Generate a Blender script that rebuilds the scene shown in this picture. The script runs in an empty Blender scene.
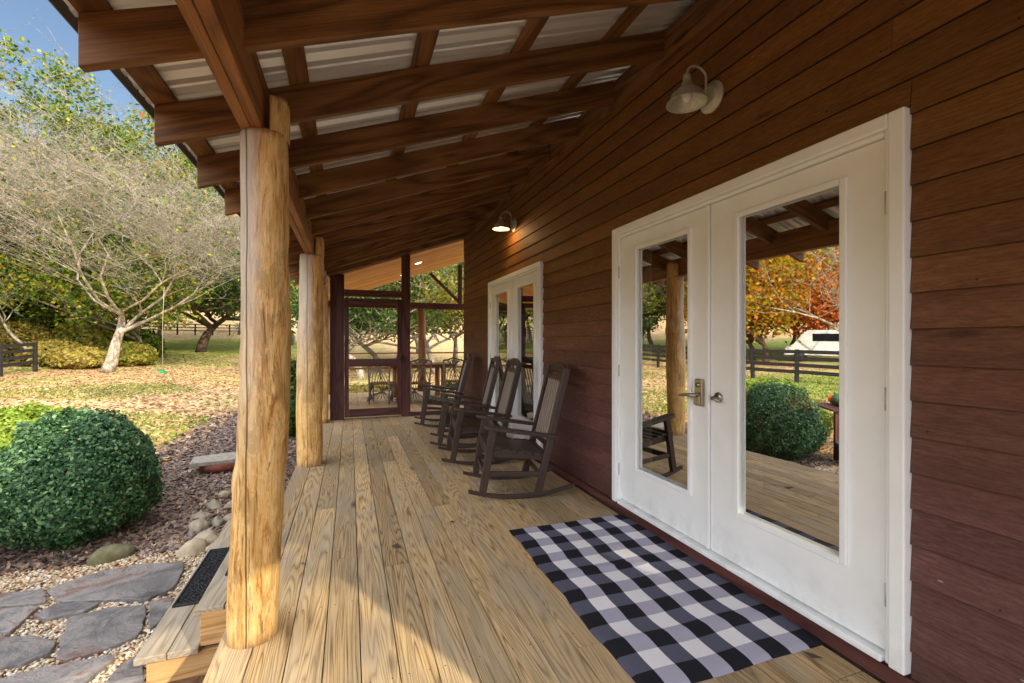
import bpy, math, random
import numpy as np
from mathutils import Vector, Matrix
R = random.Random(7)
PI = math.pi
sc = bpy.context.scene
COL = sc.collection

# ------------------------------------------------------------------ camera geometry
F = 452.; CXP = 512.; CYP = 341.5; H = 1.30
YAW = math.atan(162/452.)
SN, CS = math.sin(YAW), math.cos(YAW)
def ray(px, py):
    l = (px-CXP)/F; v = (CYP-py)/F
    return (SN+l*CS, CS-l*SN, v)
def onz(px, py, z):
    r = ray(px, py); t = (z-H)/r[2]; return (r[0]*t, r[1]*t)
def atd(px, d):            # ground point at a depth
    r = ray(px, 341.5); return (r[0]*d, r[1]*d)

# ------------------------------------------------------------------ object helpers
def link(o):
    COL.objects.link(o); return o
def tag(o, label=None, cat=None, group=None, kind=None):
    if label: o['label'] = label
    if cat: o['category'] = cat
    if group: o['group'] = group
    if kind: o['kind'] = kind
    return o
def empty(name, loc=(0, 0, 0), rz=0.0, label=None, cat=None, group=None):
    o = bpy.data.objects.new(name, None); link(o)
    o.location = loc; o.rotation_euler = (0, 0, rz); o.empty_display_size = .1
    return tag(o, label, cat, group)
def children(o):
    return [c for c in bpy.data.objects if c.parent == o]
def copy_tree(o, parent=None):
    c = o.copy(); link(c)
    if parent: c.parent = parent
    for ch in children(o): copy_tree(ch, c)
    return c

class MB:
    """collects shapes; v, f, per-vertex grain coordinate and random"""
    def __init__(s): s.v = []; s.f = []; s.g = []; s.r = []; s.sm = []
    def add(s, vs, fs, g=None, rnd=None, smooth=False):
        n = len(s.v); rnd = R.random() if rnd is None else rnd
        s.v += [tuple(p) for p in vs]
        s.f += [tuple(i+n for i in f) for f in fs]
        s.sm += [smooth]*len(fs)
        s.g += [tuple(p) for p in (g if g is not None else vs)]
        s.r += [rnd]*len(vs)
    def box(s, c, d, axis=None, M=None, rnd=None):
        """centre, dims; axis = index of the grain direction"""
        if axis is None: axis = max(range(3), key=lambda i: d[i])
        o = [(R.random()*40) for _ in range(3)]
        vs = []; g = []
        for sx in (-.5, .5):
            for sy in (-.5, .5):
                for sz in (-.5, .5):
                    l = (sx*d[0], sy*d[1], sz*d[2])
                    p = Vector(l)
                    if M is not None: p = M @ p
                    vs.append((p[0]+c[0], p[1]+c[1], p[2]+c[2]))
                    k = [l[i] for i in range(3) if i != axis]
                    g.append((k[0]+o[0], k[1]+o[1], l[axis]+o[2]))
        fs = [(0, 1, 3, 2), (4, 6, 7, 5), (0, 4, 5, 1), (2, 3, 7, 6), (0, 2, 6, 4), (1, 5, 7, 3)]
        s.add(vs, fs, g, rnd)
    def bar(s, a, b, w, t, up=(0, 0, 1), rnd=None):
        """box from a to b; w = width sideways, t = thickness along 'up'"""
        a = Vector(a); b = Vector(b); z = (b-a); L = z.length; z.normalize()
        u = Vector(up); x = u.cross(z); x.normalize(); y = z.cross(x)
        M = Matrix((x, y, z)).transposed()
        s.box((a+b)/2, (w, t, L), axis=2, M=M, rnd=rnd)
    def tube(s, pts, rad, n=8, caps=True, rnd=None):
        pts = [Vector(p) for p in pts]
        if not hasattr(rad, '__len__'): rad = [rad]*len(pts)
        vs = []; fs = []; g = []; o = R.random()*30; acc = 0
        t0 = (pts[1]-pts[0]).normalized()
        ref = Vector((0, 0, 1)) if abs(t0.z) < .9 else Vector((1, 0, 0))
        x = t0.cross(ref).normalized()
        for i, p in enumerate(pts):
            if i == 0: t = t0
            elif i == len(pts)-1: t = (pts[-1]-pts[-2]).normalized()
            else: t = (pts[i+1]-pts[i-1]).normalized()
            x = (x - t*x.dot(t)).normalized(); y = t.cross(x)
            if i: acc += (p-pts[i-1]).length
            for k in range(n):
                a = 2*PI*k/n
                q = x*math.cos(a)*rad[i]+y*math.sin(a)*rad[i]
                vs.append(p+q); g.append((math.cos(a)*rad[i]+o, math.sin(a)*rad[i]+o, acc+o))
        for i in range(len(pts)-1):
            for k in range(n):
                k2 = (k+1) % n
                fs.append((i*n+k, i*n+k2, (i+1)*n+k2, (i+1)*n+k))
        if caps:
            fs.append(tuple(range(n-1, -1, -1))); fs.append(tuple((len(pts)-1)*n+k for k in range(n)))
        s.add(vs, fs, g, rnd, True)
    def lathe(s, prof, c=(0, 0, 0), n=24, M=None, rnd=None):
        vs = []; fs = []
        for (r, z) in prof:
            for k in range(n):
                a = 2*PI*k/n; p = Vector((r*math.cos(a), r*math.sin(a), z))
                if M is not None: p = M @ p
                vs.append((p[0]+c[0], p[1]+c[1], p[2]+c[2]))
        for i in range(len(prof)-1):
            for k in range(n):
                k2 = (k+1) % n
                fs.append((i*n+k, i*n+k2, (i+1)*n+k2, (i+1)*n+k))
        s.add(vs, fs, None, rnd, True)
    def prism(s, poly, z0, z1, rnd=None, smooth=False):
        n = len(poly)
        vs = [(p[0], p[1], z0) for p in poly]+[(p[0], p[1], z1) for p in poly]
        fs = [tuple(range(n-1, -1, -1)), tuple(range(n, 2*n))]+[(i, (i+1) % n, n+(i+1) % n, n+i) for i in range(n)]
        s.add(vs, fs, None, rnd, smooth)
    def blob(s, c, d, seed=0, rough=.15, nu=12, nv=8, rz=0, rnd=None, flat=None):
        rr = random.Random(seed); ph = [rr.random()*6.28 for _ in range(6)]
        vs = []; fs = []
        for j in range(nv+1):
            th = PI*j/nv
            for i in range(nu):
                a = 2*PI*i/nu
                x, y, z = math.sin(th)*math.cos(a), math.sin(th)*math.sin(a), math.cos(th)
                k = 1+rough*(math.sin(2*x+ph[0])+math.sin(3*y+ph[1])+math.sin(3*z+ph[2])+.5*math.sin(5*x+4*y+ph[3]))/2
                px, py, pz = x*k*d[0], y*k*d[1], z*k*d[2]
                if flat: pz = max(pz, -flat*d[2])
                vs.append((c[0]+px*math.cos(rz)-py*math.sin(rz), c[1]+px*math.sin(rz)+py*math.cos(rz), c[2]+pz))
        for j in range(nv):
            for i in range(nu):
                i2 = (i+1) % nu
                fs.append((j*nu+i, (j+1)*nu+i, (j+1)*nu+i2, j*nu+i2))
        s.add(vs, fs, None, rnd, True)
    def build(s, name, mat, parent=None, bevel=0, label=None, seg=2):
        me = bpy.data.meshes.new(name)
        me.from_pydata(s.v, [], s.f)
        a = me.attributes.new('gc', 'FLOAT_VECTOR', 'POINT'); a.data.foreach_set('vector', np.array(s.g, 'f').ravel())
        a = me.attributes.new('rnd', 'FLOAT', 'POINT'); a.data.foreach_set('value', np.array(s.r, 'f'))
        me.polygons.foreach_set('use_smooth', s.sm)
        me.materials.append(mat); me.update()
        o = bpy.data.objects.new(name, me); link(o)
        if parent: o.parent = parent
        if bevel:
            m = o.modifiers.new('Bevel', 'BEVEL'); m.width = bevel; m.segments = seg; m.limit_method = 'ANGLE'; m.angle_limit = math.radians(50)
        if label: o['label'] = label
        return o

def quads(name, P, N, size, mat, parent=None, aspect=1.6, rng=None, up=None):
    """many small leaf-shaped faces at points P (n,3) with normals N (n,3)"""
    rng = rng or np.random.default_rng(1)
    n = len(P)
    N = N/np.linalg.norm(N, axis=1, keepdims=True)
    a = rng.normal(size=(n, 3)); a -= N*(a*N).sum(1, keepdims=True); a /= np.linalg.norm(a, axis=1, keepdims=True)
    b = np.cross(N, a)
    sz = (size*(.6+.8*rng.random(n)))[:, None] if np.isscalar(size) else size[:, None]
    L = a*sz*.5*aspect; W = b*sz*.5
    fold = N*sz*.12
    v = np.stack([P-L, P+W-fold, P+L*1.0, P-W-fold], 1).reshape(-1, 3).astype('f')
    me = bpy.data.meshes.new(name)
    me.vertices.add(4*n); me.vertices.foreach_set('co', v.ravel())
    me.loops.add(4*n); me.loops.foreach_set('vertex_index', np.arange(4*n, dtype='i'))
    me.polygons.add(n); me.polygons.foreach_set('loop_start', np.arange(0, 4*n, 4, dtype='i'))
    me.polygons.foreach_set('loop_total', np.full(n, 4, 'i'))
    at = me.attributes.new('rnd', 'FLOAT', 'POINT'); at.data.foreach_set('value', np.repeat(rng.random(n).astype('f'), 4))
    me.materials.append(mat); me.update(calc_edges=True); me.validate()
    o = bpy.data.objects.new(name, me); link(o)
    if parent: o.parent = parent
    return o

# ------------------------------------------------------------------ material helpers
def lin(c): return tuple((x/255/12.92 if x/255 <= .04045 else ((x/255+.055)/1.055)**2.4) for x in c)+(1,)
class NT:
    def __init__(s, name):
        s.m = bpy.data.materials.new(name); s.m.use_nodes = True; s.t = s.m.node_tree; s.n = s.t.nodes; s.l = s.t.links
        s.b = s.n['Principled BSDF']; s.out = s.n['Material Output']
    def new(s, t, **k):
        x = s.n.new(t)
        for a, b in k.items(): setattr(x, a, b)
        return x
    def set(s, sock, v):
        if hasattr(v, 'links') or isinstance(v, bpy.types.NodeSocket): s.l.new(v, sock)
        else: sock.default_value = v
    def attr(s, name, out='Vector'):
        return s.new('ShaderNodeAttribute', attribute_name=name).outputs[out]
    def obj(s): return s.new('ShaderNodeTexCoord').outputs['Object']
    def pos(s): return s.new('ShaderNodeNewGeometry').outputs['Position']
    def map(s, vec, scale=(1, 1, 1), loc=(0, 0, 0), rot=(0, 0, 0)):
        m = s.new('ShaderNodeMapping'); s.l.new(vec, m.inputs[0]); m.inputs['Scale'].default_value = scale
        m.inputs['Location'].default_value = loc; m.inputs['Rotation'].default_value = rot; return m.outputs[0]
    def noise(s, vec, scale=5, detail=4, rough=.55, dist=0, out=0):
        n = s.new('ShaderNodeTexNoise'); s.l.new(vec, n.inputs['Vector']); n.inputs['Scale'].default_value = scale
        n.inputs['Detail'].default_value = detail; n.inputs['Roughness'].default_value = rough; n.inputs['Distortion'].default_value = dist
        return n.outputs[out]
    def vor(s, vec, scale=5, feature='F1', out='Distance', rnd=1):
        n = s.new('ShaderNodeTexVoronoi', feature=feature); s.l.new(vec, n.inputs['Vector']); n.inputs['Scale'].default_value = scale
        n.inputs['Randomness'].default_value = rnd
        return n.outputs[out]
    def math(s, op, a, b=0.0, c=0.0, clamp=False):
        n = s.new('ShaderNodeMath', operation=op, use_clamp=clamp)
        s.set(n.inputs[0], a); s.set(n.inputs[1], b); s.set(n.inputs[2], c); return n.outputs[0]
    def ramp(s, fac, stops, interp='LINEAR'):
        n = s.new('ShaderNodeValToRGB'); s.l.new(fac, n.inputs[0]); r = n.color_ramp; r.interpolation = interp
        while len(r.elements) < len(stops): r.elements.new(.5)
        for e, (p, c) in zip(r.elements, stops):
            e.position = p; e.color = c if len(c) == 4 else lin(c)
        return n.outputs[0]
    def val(s, fac, a, b, c=0., d=1.):
        n = s.new('ShaderNodeMapRange'); s.l.new(fac, n.inputs[0])
        for i, x in enumerate((a, b, c, d)): n.inputs[i+1].default_value = x
        return n.outputs[0]
    def mix(s, f, a, b, mode='MIX'):
        n = s.new('ShaderNodeMix', data_type='RGBA', blend_type=mode)
        s.set(n.inputs[0], f); s.set(n.inputs[6], a); s.set(n.inputs[7], b); return n.outputs[2]
    def bump(s, h, st=.3, dist=.01, normal=None):
        n = s.new('ShaderNodeBump'); s.l.new(h, n.inputs['Height']); n.inputs['Strength'].default_value = st; n.inputs['Distance'].default_value = dist
        if normal: s.l.new(normal, n.inputs['Normal'])
        return n.outputs[0]
    def fin(s, col=None, rough=.6, normal=None, metal=0, spec=.5):
        if col is not None: s.set(s.b.inputs['Base Color'], col)
        s.set(s.b.inputs['Roughness'], rough)
        s.b.inputs['Metallic'].default_value = metal
        s.b.inputs['Specular IOR Level'].default_value = spec
        if normal is not None: s.l.new(normal, s.b.inputs['Normal'])
        return s.m
G = lambda v: (v, v, v, 1)

def wood(name, dark, mid, light, ring=26, weather=None, wamt=.5, rough=.7, bump=.35, freq=(5, 5, .55), knots=True, var=.25):
    t = NT(name); g = t.attr('gc'); rn = t.attr('rnd', 'Fac')
    n = t.noise(t.map(g, freq), 1.0, 2, .45, .3)
    rings = t.math('SINE', t.math('MULTIPLY', n, ring*6.28/2))
    rings = t.math('POWER', t.val(rings, -1, 1), .42)
    fine = t.noise(t.map(g, (170, 170, 5)), 1, 4, .7)
    broad = t.noise(t.map(g, (6, 6, 1.3)), 1, 3, .6)
    base = t.ramp(t.math('ADD', t.math('MULTIPLY', rings, .42), t.math('MULTIPLY', fine, .9)), [(0.34, dark), (.7, mid), (1., light)])
    if weather:
        base = t.mix(t.val(broad, .38, .68, 0, wamt), base, lin(weather))
    k = None
    if knots:
        v = t.vor(t.map(g, (4.2, 4.2, 1.1)), 1, 'F1')
        k = t.val(v, .05, .12, 1, 0)
        base = t.mix(t.math('MULTIPLY', k, .65), base, lin(tuple(c*.45 for c in dark)))
    bright = t.val(rn, 0, 1, 1-var, 1+var*.6)
    base = t.mix(1., base, t.new('ShaderNodeCombineColor').outputs[0], 'MULTIPLY') if False else base
    hs = t.new('ShaderNodeHueSaturation'); t.l.new(base, hs.inputs['Color']); t.l.new(bright, hs.inputs['Value'])
    h = t.math('ADD', t.math('MULTIPLY', rings, .5), t.math('MULTIPLY', fine, .9))
    cc = t.mix(t.math('LESS_THAN', rn, -.5), hs.outputs[0], lin((40, 36, 34)))
    return t.fin(cc, rough, t.bump(h, bump, .002), spec=.35)

M = {}
M['deck'] = wood('weathered_deck_pine', (84, 62, 38), (188, 156, 110), (218, 192, 146), ring=56, weather=(166, 154, 134), wamt=.7, rough=.68, bump=.9, freq=(8, 8, .4), var=.26)
M['tread'] = wood('weathered_tread_pine', (122, 104, 82), (165, 148, 122), (190, 174, 148), ring=22, weather=(150, 146, 138), wamt=.7, bump=.5, freq=(7, 7, .5))
M['newpine'] = wood('raw_pine', (150, 108, 62), (196, 152, 96), (216, 178, 122), ring=18, weather=(160, 140, 110), wamt=.4)
M['beam'] = wood('stained_rafter_wood', (72, 45, 20), (122, 82, 42), (160, 116, 68), ring=20, weather=(104, 72, 42), wamt=.5, rough=.62, bump=.4, freq=(4, 4, .5), var=.2)
M['beam2'] = wood('stained_beam_wood', (100, 62, 30), (156, 104, 56), (190, 136, 80), ring=14, weather=(120, 70, 34), wamt=.4, rough=.6, bump=.4, freq=(5, 5, .5))
M['dark'] = wood('dark_maroon_frame_wood', (58, 32, 30), (86, 50, 46), (106, 66, 60), ring=12, rough=.6, bump=.3, knots=False)
M['ceil'] = wood('golden_pine_ceiling', (196, 120, 48), (232, 160, 78), (246, 184, 100), ring=16, rough=.6, freq=(4, 4, .6))
M['table'] = wood('porch_table_wood', (92, 58, 34), (136, 92, 54), (160, 116, 72), ring=12)
M['twig'] = wood('twig_wood', (96, 84, 76), (136, 122, 110), (168, 156, 144), ring=8, knots=False)
M['redlog'] = wood('orange_log_wood', (104, 72, 46), (146, 104, 66), (176, 134, 92), ring=8)

# siding
t = NT('stained_siding'); g = t.attr('gc'); rn = t.attr('rnd', 'Fac')
n1 = t.noise(t.map(g, (16, 16, 1.6)), 1, 2, .4, .2)
rings = t.val(t.math('SINE', t.math('MULTIPLY', n1, 70)), -1, 1)
fine = t.noise(t.map(g, (90, 90, 22)), 1, 6, .8)
sp = t.noise(t.map(g, (28, 28, 28)), 1, 5, .75)
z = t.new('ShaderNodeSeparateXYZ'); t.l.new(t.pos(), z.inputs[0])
hi = t.val(z.outputs[2], .7, 2.1)  # height blend paints bounce light into the stain: orange above, maroon below
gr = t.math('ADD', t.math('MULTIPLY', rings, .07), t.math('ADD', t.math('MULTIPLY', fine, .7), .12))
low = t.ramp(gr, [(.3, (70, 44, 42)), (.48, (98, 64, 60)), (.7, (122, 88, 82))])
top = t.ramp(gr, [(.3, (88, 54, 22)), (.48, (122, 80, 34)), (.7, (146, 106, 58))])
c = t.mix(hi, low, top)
c = t.mix(t.val(sp, .62, .8, 0, .22), c, lin((156, 120, 100)))
bl = t.noise(t.map(g, (1.2, 5, 1.1)), 1, 4, .6)
c = t.mix(t.val(bl, .42, .66, 0, .4), c, lin((66, 36, 22)))
kn = t.val(t.vor(t.map(g, (5, 5, 1.2)), 1), .04, .1, 1, 0)
c = t.mix(t.math('MULTIPLY', kn, .6), c, lin((34, 16, 12)))
nl = t.val(t.vor(t.map(g, (14, 14, 3)), 1), .02, .035, 1, 0)
c = t.mix(t.math('MULTIPLY', nl, .6), c, lin((196, 186, 176)))
hs = t.new('ShaderNodeHueSaturation'); t.l.new(c, hs.inputs['Color']); t.l.new(t.val(rn, 0, 1, .8, 1.15), hs.inputs['Value'])
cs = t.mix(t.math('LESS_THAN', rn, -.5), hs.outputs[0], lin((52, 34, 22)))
M['siding'] = t.fin(cs, .66, t.bump(t.math('ADD', t.math('MULTIPLY', rings, .3), t.math('ADD', fine, t.math('MULTIPLY', sp, .6))), .8, .003), spec=.35)

# peeled log posts (object coordinates, z along the trunk)
def logmat(name, a, b, c2, grey):
    t = NT(name); g = t.obj(); rn = None
    sep = t.new('ShaderNodeSeparateXYZ'); t.l.new(g, sep.inputs[0])
    st = t.noise(t.map(g, (34, 34, 3.4)), 1, 7, .78, .9)
    br = t.noise(t.map(g, (8, 8, 2.2)), 1, 6, .7, 1.2)
    col = t.ramp(st, [(.36, a), (.45, b), (.58, c2)])
    col = t.mix(t.val(br, .5, .56, 0, .55), col, lin(tuple(min(255, x*.76) for x in b)))
    dk = t.noise(t.map(g, (75, 75, 4)), 1, 4, .7)
    col = t.mix(t.val(dk, .6, .64, 0, .7), col, lin((104, 62, 30)))
    sc1 = t.noise(t.map(g, (22, 22, 9)), 1, 5, .75)
    col = t.mix(t.val(sc1, .6, .66, 0, .5), col, lin((248, 222, 170)))
    v = t.vor(t.map(g, (6, 6, 2.6)), 1)
    k = t.val(v, .05, .13, 1, 0)
    col = t.mix(t.math('MULTIPLY', k, .8), col, lin((96, 58, 30)))
    dirt = t.math('MULTIPLY', t.val(sep.outputs[2], .07, 0), t.val(br, .3, .6, .3, .9))
    col = t.mix(dirt, col, lin((128, 100, 70)))
    # grey on the outer face towards the top
    ou = t.val(t.math('ADD', sep.outputs[0], t.math('MULTIPLY', t.noise(g, 6, 3), .06)), .09, .03)
    ht = t.val(sep.outputs[2], .6, 1.7)
    col = t.mix(t.math('MULTIPLY', t.math('MULTIPLY', ou, ht), .8), col, lin(grey))
    # drying crack
    crack = t.math('ABSOLUTE', t.math('ADD', sep.outputs[0], t.math('MULTIPLY', t.noise(t.map(g, (0, 0, 1.5)), 1, 2), .03), .002))
    front = t.val(sep.outputs[1], -.02, -.03)
    ck = t.math('MULTIPLY', t.val(crack, .001, .0035, 1, 0), front)
    col = t.mix(t.math('MULTIPLY', ck, .8), col, lin((84, 54, 28)))
    h = t.math('SUBTRACT', t.math('SUBTRACT', t.math('ADD', st, t.math('MULTIPLY', sc1, .5)), t.math('MULTIPLY', k, .5)), ck)
    return t.fin(col, .55, t.bump(h, .9, .012), spec=.35)
M['log'] = logmat('peeled_log', (158, 98, 42), (222, 172, 98), (244, 208, 142), (196, 188, 176))

# paint and metal
t = NT('white_door_paint'); g = t.obj(); n = t.noise(g, 6, 4); n2 = t.noise(t.map(g, (40, 40, 5)), 1, 3)
sep_ = t.new('ShaderNodeSeparateXYZ'); t.l.new(t.pos(), sep_.inputs[0]); sm = t.noise(t.pos(), 7, 6, .7)
gr_ = t.math('MULTIPLY', t.val(sm, .45, .7), t.val(sep_.outputs[2], .3, .05, .03, .35))
M['white'] = t.fin(t.mix(gr_, t.mix(t.val(n, .35, .75, 0, .5), lin((246, 250, 252)), lin((234, 239, 239))), lin((150, 142, 130))), t.val(n2, .3, .7, .3, .45), t.bump(n2, .08, .001))
t = NT('roof_metal'); g = t.obj(); n = t.noise(g, 3, 4)
M['roof'] = t.fin(t.mix(n, lin((250, 252, 252)), lin((232, 238, 240))), t.val(n, .3, .7, .3, .45), metal=.5)
t = NT('roof_backing'); M['roofback'] = t.fin(lin((120, 120, 118)), .6)
t = NT('brushed_nickel'); M['nickel'] = t.fin(lin((176, 168, 156)), .28, metal=1)
t = NT('galvanised_steel'); g = t.obj(); v = t.vor(g, 60, out='Color')
M['galv'] = t.fin(t.mix(t.math('MULTIPLY', v, .5), lin((206, 206, 190)), lin((150, 152, 140))), .42, metal=.35)
t = NT('brown_poly_wood'); g = t.attr('gc'); n = t.noise(t.map(g, (70, 70, 4)), 1, 3)
M['chair'] = t.fin(t.mix(n, lin((38, 28, 26)), lin((78, 60, 52))), t.val(n, .3, .7, .3, .45), t.bump(n, .12, .001))
t = NT('brown_slat_painted_sheen'); n = t.noise(t.map(t.attr('gc'), (60, 60, 3)), 1, 3); M['slat'] = t.fin(t.mix(n, lin((128, 116, 106)), lin((168, 156, 144))), .3)  # slats coloured paler than the frame to paint in the sky sheen
t = NT('black_iron'); M['black'] = t.fin(lin((24, 24, 26)), .45)
t = NT('black_rubber'); n = t.noise(t.obj(), 80, 3); M['rubber'] = t.fin(lin((30, 30, 32)), .55, t.bump(n, .3, .002))
t = NT('white_plastic'); M['plastic'] = t.fin(lin((225, 225, 220)), .4)
t = NT('concrete'); n = t.noise(t.pos(), 20, 6, .7); M['stone_pale'] = t.fin(t.ramp(n, [(.3, (120, 114, 104)), (.6, (164, 158, 146)), (.8, (188, 182, 168))]), .85, t.bump(n, .4, .01))
t = NT('red_brick'); n = t.noise(t.pos(), 25, 5, .7); M['brick'] = t.fin(t.ramp(n, [(.3, (112, 58, 46)), (.7, (158, 92, 76))]), .85, t.bump(n, .4, .01))
t = NT('river_stone'); n = t.noise(t.pos(), 14, 6, .65); rn = t.attr('rnd', 'Fac')
c = t.mix(rn, lin((142, 136, 122)), lin((186, 170, 140)))
c = t.mix(t.val(n, .4, .7, 0, .6), c, lin((104, 104, 98)))
M['river'] = t.fin(c, .7, t.bump(n, .35, .01))
t = NT('mossy_rock'); n = t.noise(t.pos(), 16, 6, .65); M['mossy'] = t.fin(t.ramp(n, [(.35, (84, 88, 46)), (.6, (112, 106, 80)), (.75, (140, 134, 112))]), .9, t.bump(n, .5, .015))
t = NT('flagstone'); p = t.pos(); n = t.noise(p, 3.2, 6, .62, .6); n2 = t.noise(p, 30, 6, .7); rn = t.attr('rnd', 'Fac')
c = t.ramp(n, [(.3, (78, 74, 74)), (.44, (114, 109, 108)), (.54, (148, 142, 136)), (.62, (130, 102, 92)), (.7, (116, 110, 108))])
c = t.mix(t.val(n2, .5, .75, 0, .5), c, lin((150, 148, 150)))
hs = t.new('ShaderNodeHueSaturation'); t.l.new(c, hs.inputs['Color']); t.l.new(t.val(rn, 0, 1, .8, 1.2), hs.inputs['Value'])
M['flag'] = t.fin(hs.outputs[0], t.val(n2, .3, .7, .5, .75), t.bump(t.math('ADD', t.math('MULTIPLY', n, 2.5), t.math('MULTIPLY', n2, .8)), .9, .02))
t = NT('pea_gravel'); rn = t.attr('rnd', 'Fac'); M['pebble'] = t.fin(t.ramp(rn, [(0, (158, 130, 100)), (.3, (204, 184, 150)), (.55, (226, 214, 190)), (.75, (158, 150, 142)), (.9, (190, 144, 106)), (1, (238, 230, 216))]), .6)
t = NT('mulch_chip'); rn = t.attr('rnd', 'Fac'); M['chip'] = t.fin(t.ramp(rn, [(0, (74, 58, 52)), (.35, (112, 94, 84)), (.6, (140, 124, 116)), (.8, (126, 96, 74)), (1, (172, 154, 140))]), .85)

# house glass: clear pane that mirrors the yard strongly
def glassmat(name, fac, tint):
    t = NT(name)
    gl = t.new('ShaderNodeBsdfGlossy'); gl.inputs['Roughness'].default_value = 0.0; gl.inputs['Color'].default_value = tint
    tr = t.new('ShaderNodeBsdfTransparent'); tr.inputs['Color'].default_value = (.8, .84, .82, 1)
    mx = t.new('ShaderNodeMixShader'); mx.inputs[0].default_value = fac
    n = t.noise(t.pos(), 1.4, 1, .3)
    t.l.new(t.bump(n, .035, .05), gl.inputs['Normal'])
    t.l.new(tr.outputs[0], mx.inputs[1]); t.l.new(gl.outputs[0], mx.inputs[2]); t.l.new(mx.outputs[0], t.out.inputs[0])
    return t.m
M['glass'] = glassmat('door_glass', .68, (.97, .97, .95, 1))
def screenmat():
    t = NT('insect_screen')
    d = t.new('ShaderNodeBsdfDiffuse'); d.inputs['Color'].default_value = (.03, .03, .03, 1)
    tr = t.new('ShaderNodeBsdfTransparent'); mx = t.new('ShaderNodeMixShader'); mx.inputs[0].default_value = .12
    t.l.new(tr.outputs[0], mx.inputs[1]); t.l.new(d.outputs[0], mx.inputs[2]); t.l.new(mx.outputs[0], t.out.inputs[0])
    return t.m
M['screen'] = screenmat()

def leafmat(name, stops, trans=.35, rough=.55):
    t = NT(name); rn = t.attr('rnd', 'Fac')
    big = t.noise(t.pos(), .35, 2)
    f = t.math('ADD', t.math('MULTIPLY', rn, .75), t.math('MULTIPLY', t.val(big, .3, .7), .25))
    c = t.ramp(f, stops)
    t.fin(c, rough, spec=.4)
    tl = t.new('ShaderNodeBsdfTranslucent'); t.l.new(c, tl.inputs[0])
    mx = t.new('ShaderNodeMixShader'); mx.inputs[0].default_value = trans
    t.l.new(t.b.outputs[0], mx.inputs[1]); t.l.new(tl.outputs[0], mx.inputs[2]); t.l.new(mx.outputs[0], t.out.inputs[0])
    return t.m
M['box_leaf'] = leafmat('boxwood_leaf', [(0, (26, 56, 36)), (.4, (56, 98, 58)), (.7, (98, 138, 84)), (.9, (160, 184, 128)), (1, (180, 136, 70))], .25)
M['lime_leaf'] = leafmat('lime_shrub_leaf', [(0, (92, 120, 30)), (.5, (134, 160, 44)), (1, (176, 190, 80))], .3)
M['oak_leaf'] = leafmat('green_autumn_leaf', [(0, (34, 58, 16)), (.35, (74, 106, 24)), (.6, (128, 152, 38)), (.8, (184, 178, 52)), (.93, (190, 106, 44)), (1, (160, 54, 36))], .38)
M['dark_leaf'] = leafmat('dark_tree_leaf', [(0, (26, 48, 18)), (.5, (58, 90, 28)), (.85, (98, 128, 44)), (1, (150, 160, 72))], .28)
M['gold_leaf'] = leafmat('golden_autumn_leaf', [(0, (92, 106, 26)), (.35, (168, 160, 36)), (.6, (222, 172, 40)), (.8, (220, 122, 36)), (1, (112, 130, 40))], .45)
M['red_leaf'] = leafmat('orange_autumn_leaf', [(0, (168, 70, 24)), (.5, (216, 106, 34)), (1, (220, 150, 54))], .45)
M['yel_leaf'] = leafmat('yellow_green_leaf', [(0, (98, 112, 36)), (.4, (146, 152, 56)), (.75, (190, 180, 84)), (1, (206, 140, 72))], .45)
M['brush'] = leafmat('dry_brush_leaf', [(0, (110, 92, 42)), (.4, (158, 140, 60)), (.7, (186, 170, 82)), (1, (120, 132, 50))], .3)
M['litter'] = leafmat('fallen_leaf', [(0, (104, 70, 46)), (.3, (152, 112, 74)), (.6, (190, 154, 108)), (.85, (216, 188, 146)), (1, (140, 80, 48))], .1)
M['grassblade'] = leafmat('grass_blade', [(0, (84, 106, 36)), (.5, (128, 144, 58)), (1, (184, 178, 100))], .3)
def bark(name, stops, sc_=9):
    t = NT(name); p = t.pos(); n = t.noise(t.map(p, (1, 1, .35)), sc_, 6, .7); n2 = t.noise(p, 3, 3)
    c = t.ramp(t.math('ADD', t.math('MULTIPLY', n, .7), t.math('MULTIPLY', n2, .3)), stops)
    return t.fin(c, .9, t.bump(n, .6, .03))
M['pale_bark'] = bark('lichen_bark', [(.34, (84, 72, 60)), (.46, (140, 128, 112)), (.6, (198, 190, 174))])
M['dark_bark'] = bark('dark_bark', [(.3, (52, 40, 32)), (.6, (96, 76, 60))])
M['grey_bark'] = bark('grey_bark', [(.3, (104, 94, 84)), (.6, (160, 150, 138))])
t = NT('fence_paint'); n = t.noise(t.pos(), 12, 5); M['fence'] = t.fin(t.ramp(n, [(.3, (24, 22, 24)), (.7, (46, 42, 42))]), .8)

# buffalo check mat
t = NT('buffalo_check_weave'); g = t.attr('gc'); s = t.new('ShaderNodeSeparateXYZ'); t.l.new(g, s.inputs[0])
u, v = s.outputs[0], s.outputs[1]
def stripe(x): return t.math('GREATER_THAN', t.math('FRACT', t.math('MULTIPLY', x, .5)), .5)
su, sv = stripe(u), stripe(v)
blk, wht, mid = lin((26, 27, 34)), lin((248, 246, 250)), None
w1 = t.math('GREATER_THAN', t.math('FRACT', t.math('MULTIPLY', t.math('ADD', u, v), 9.0)), .5)
midu = t.mix(w1, blk, wht)
a = t.mix(su, blk, wht)
n = t.noise(t.map(g, (60, 60, 60)), 1, 3)
midc = t.mix(t.val(n, .42, .58), lin((78, 80, 98)), lin((110, 110, 130)))
midl = t.mix(t.val(n, .42, .58), lin((168, 166, 190)), lin((204, 200, 216)))
row0 = t.mix(su, blk, midl); row1 = t.mix(su, midc, wht)
c = t.mix(sv, row0, row1)
c = t.mix(t.val(n, .3, .7, 0, .12), c, lin((128, 126, 140)))
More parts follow.
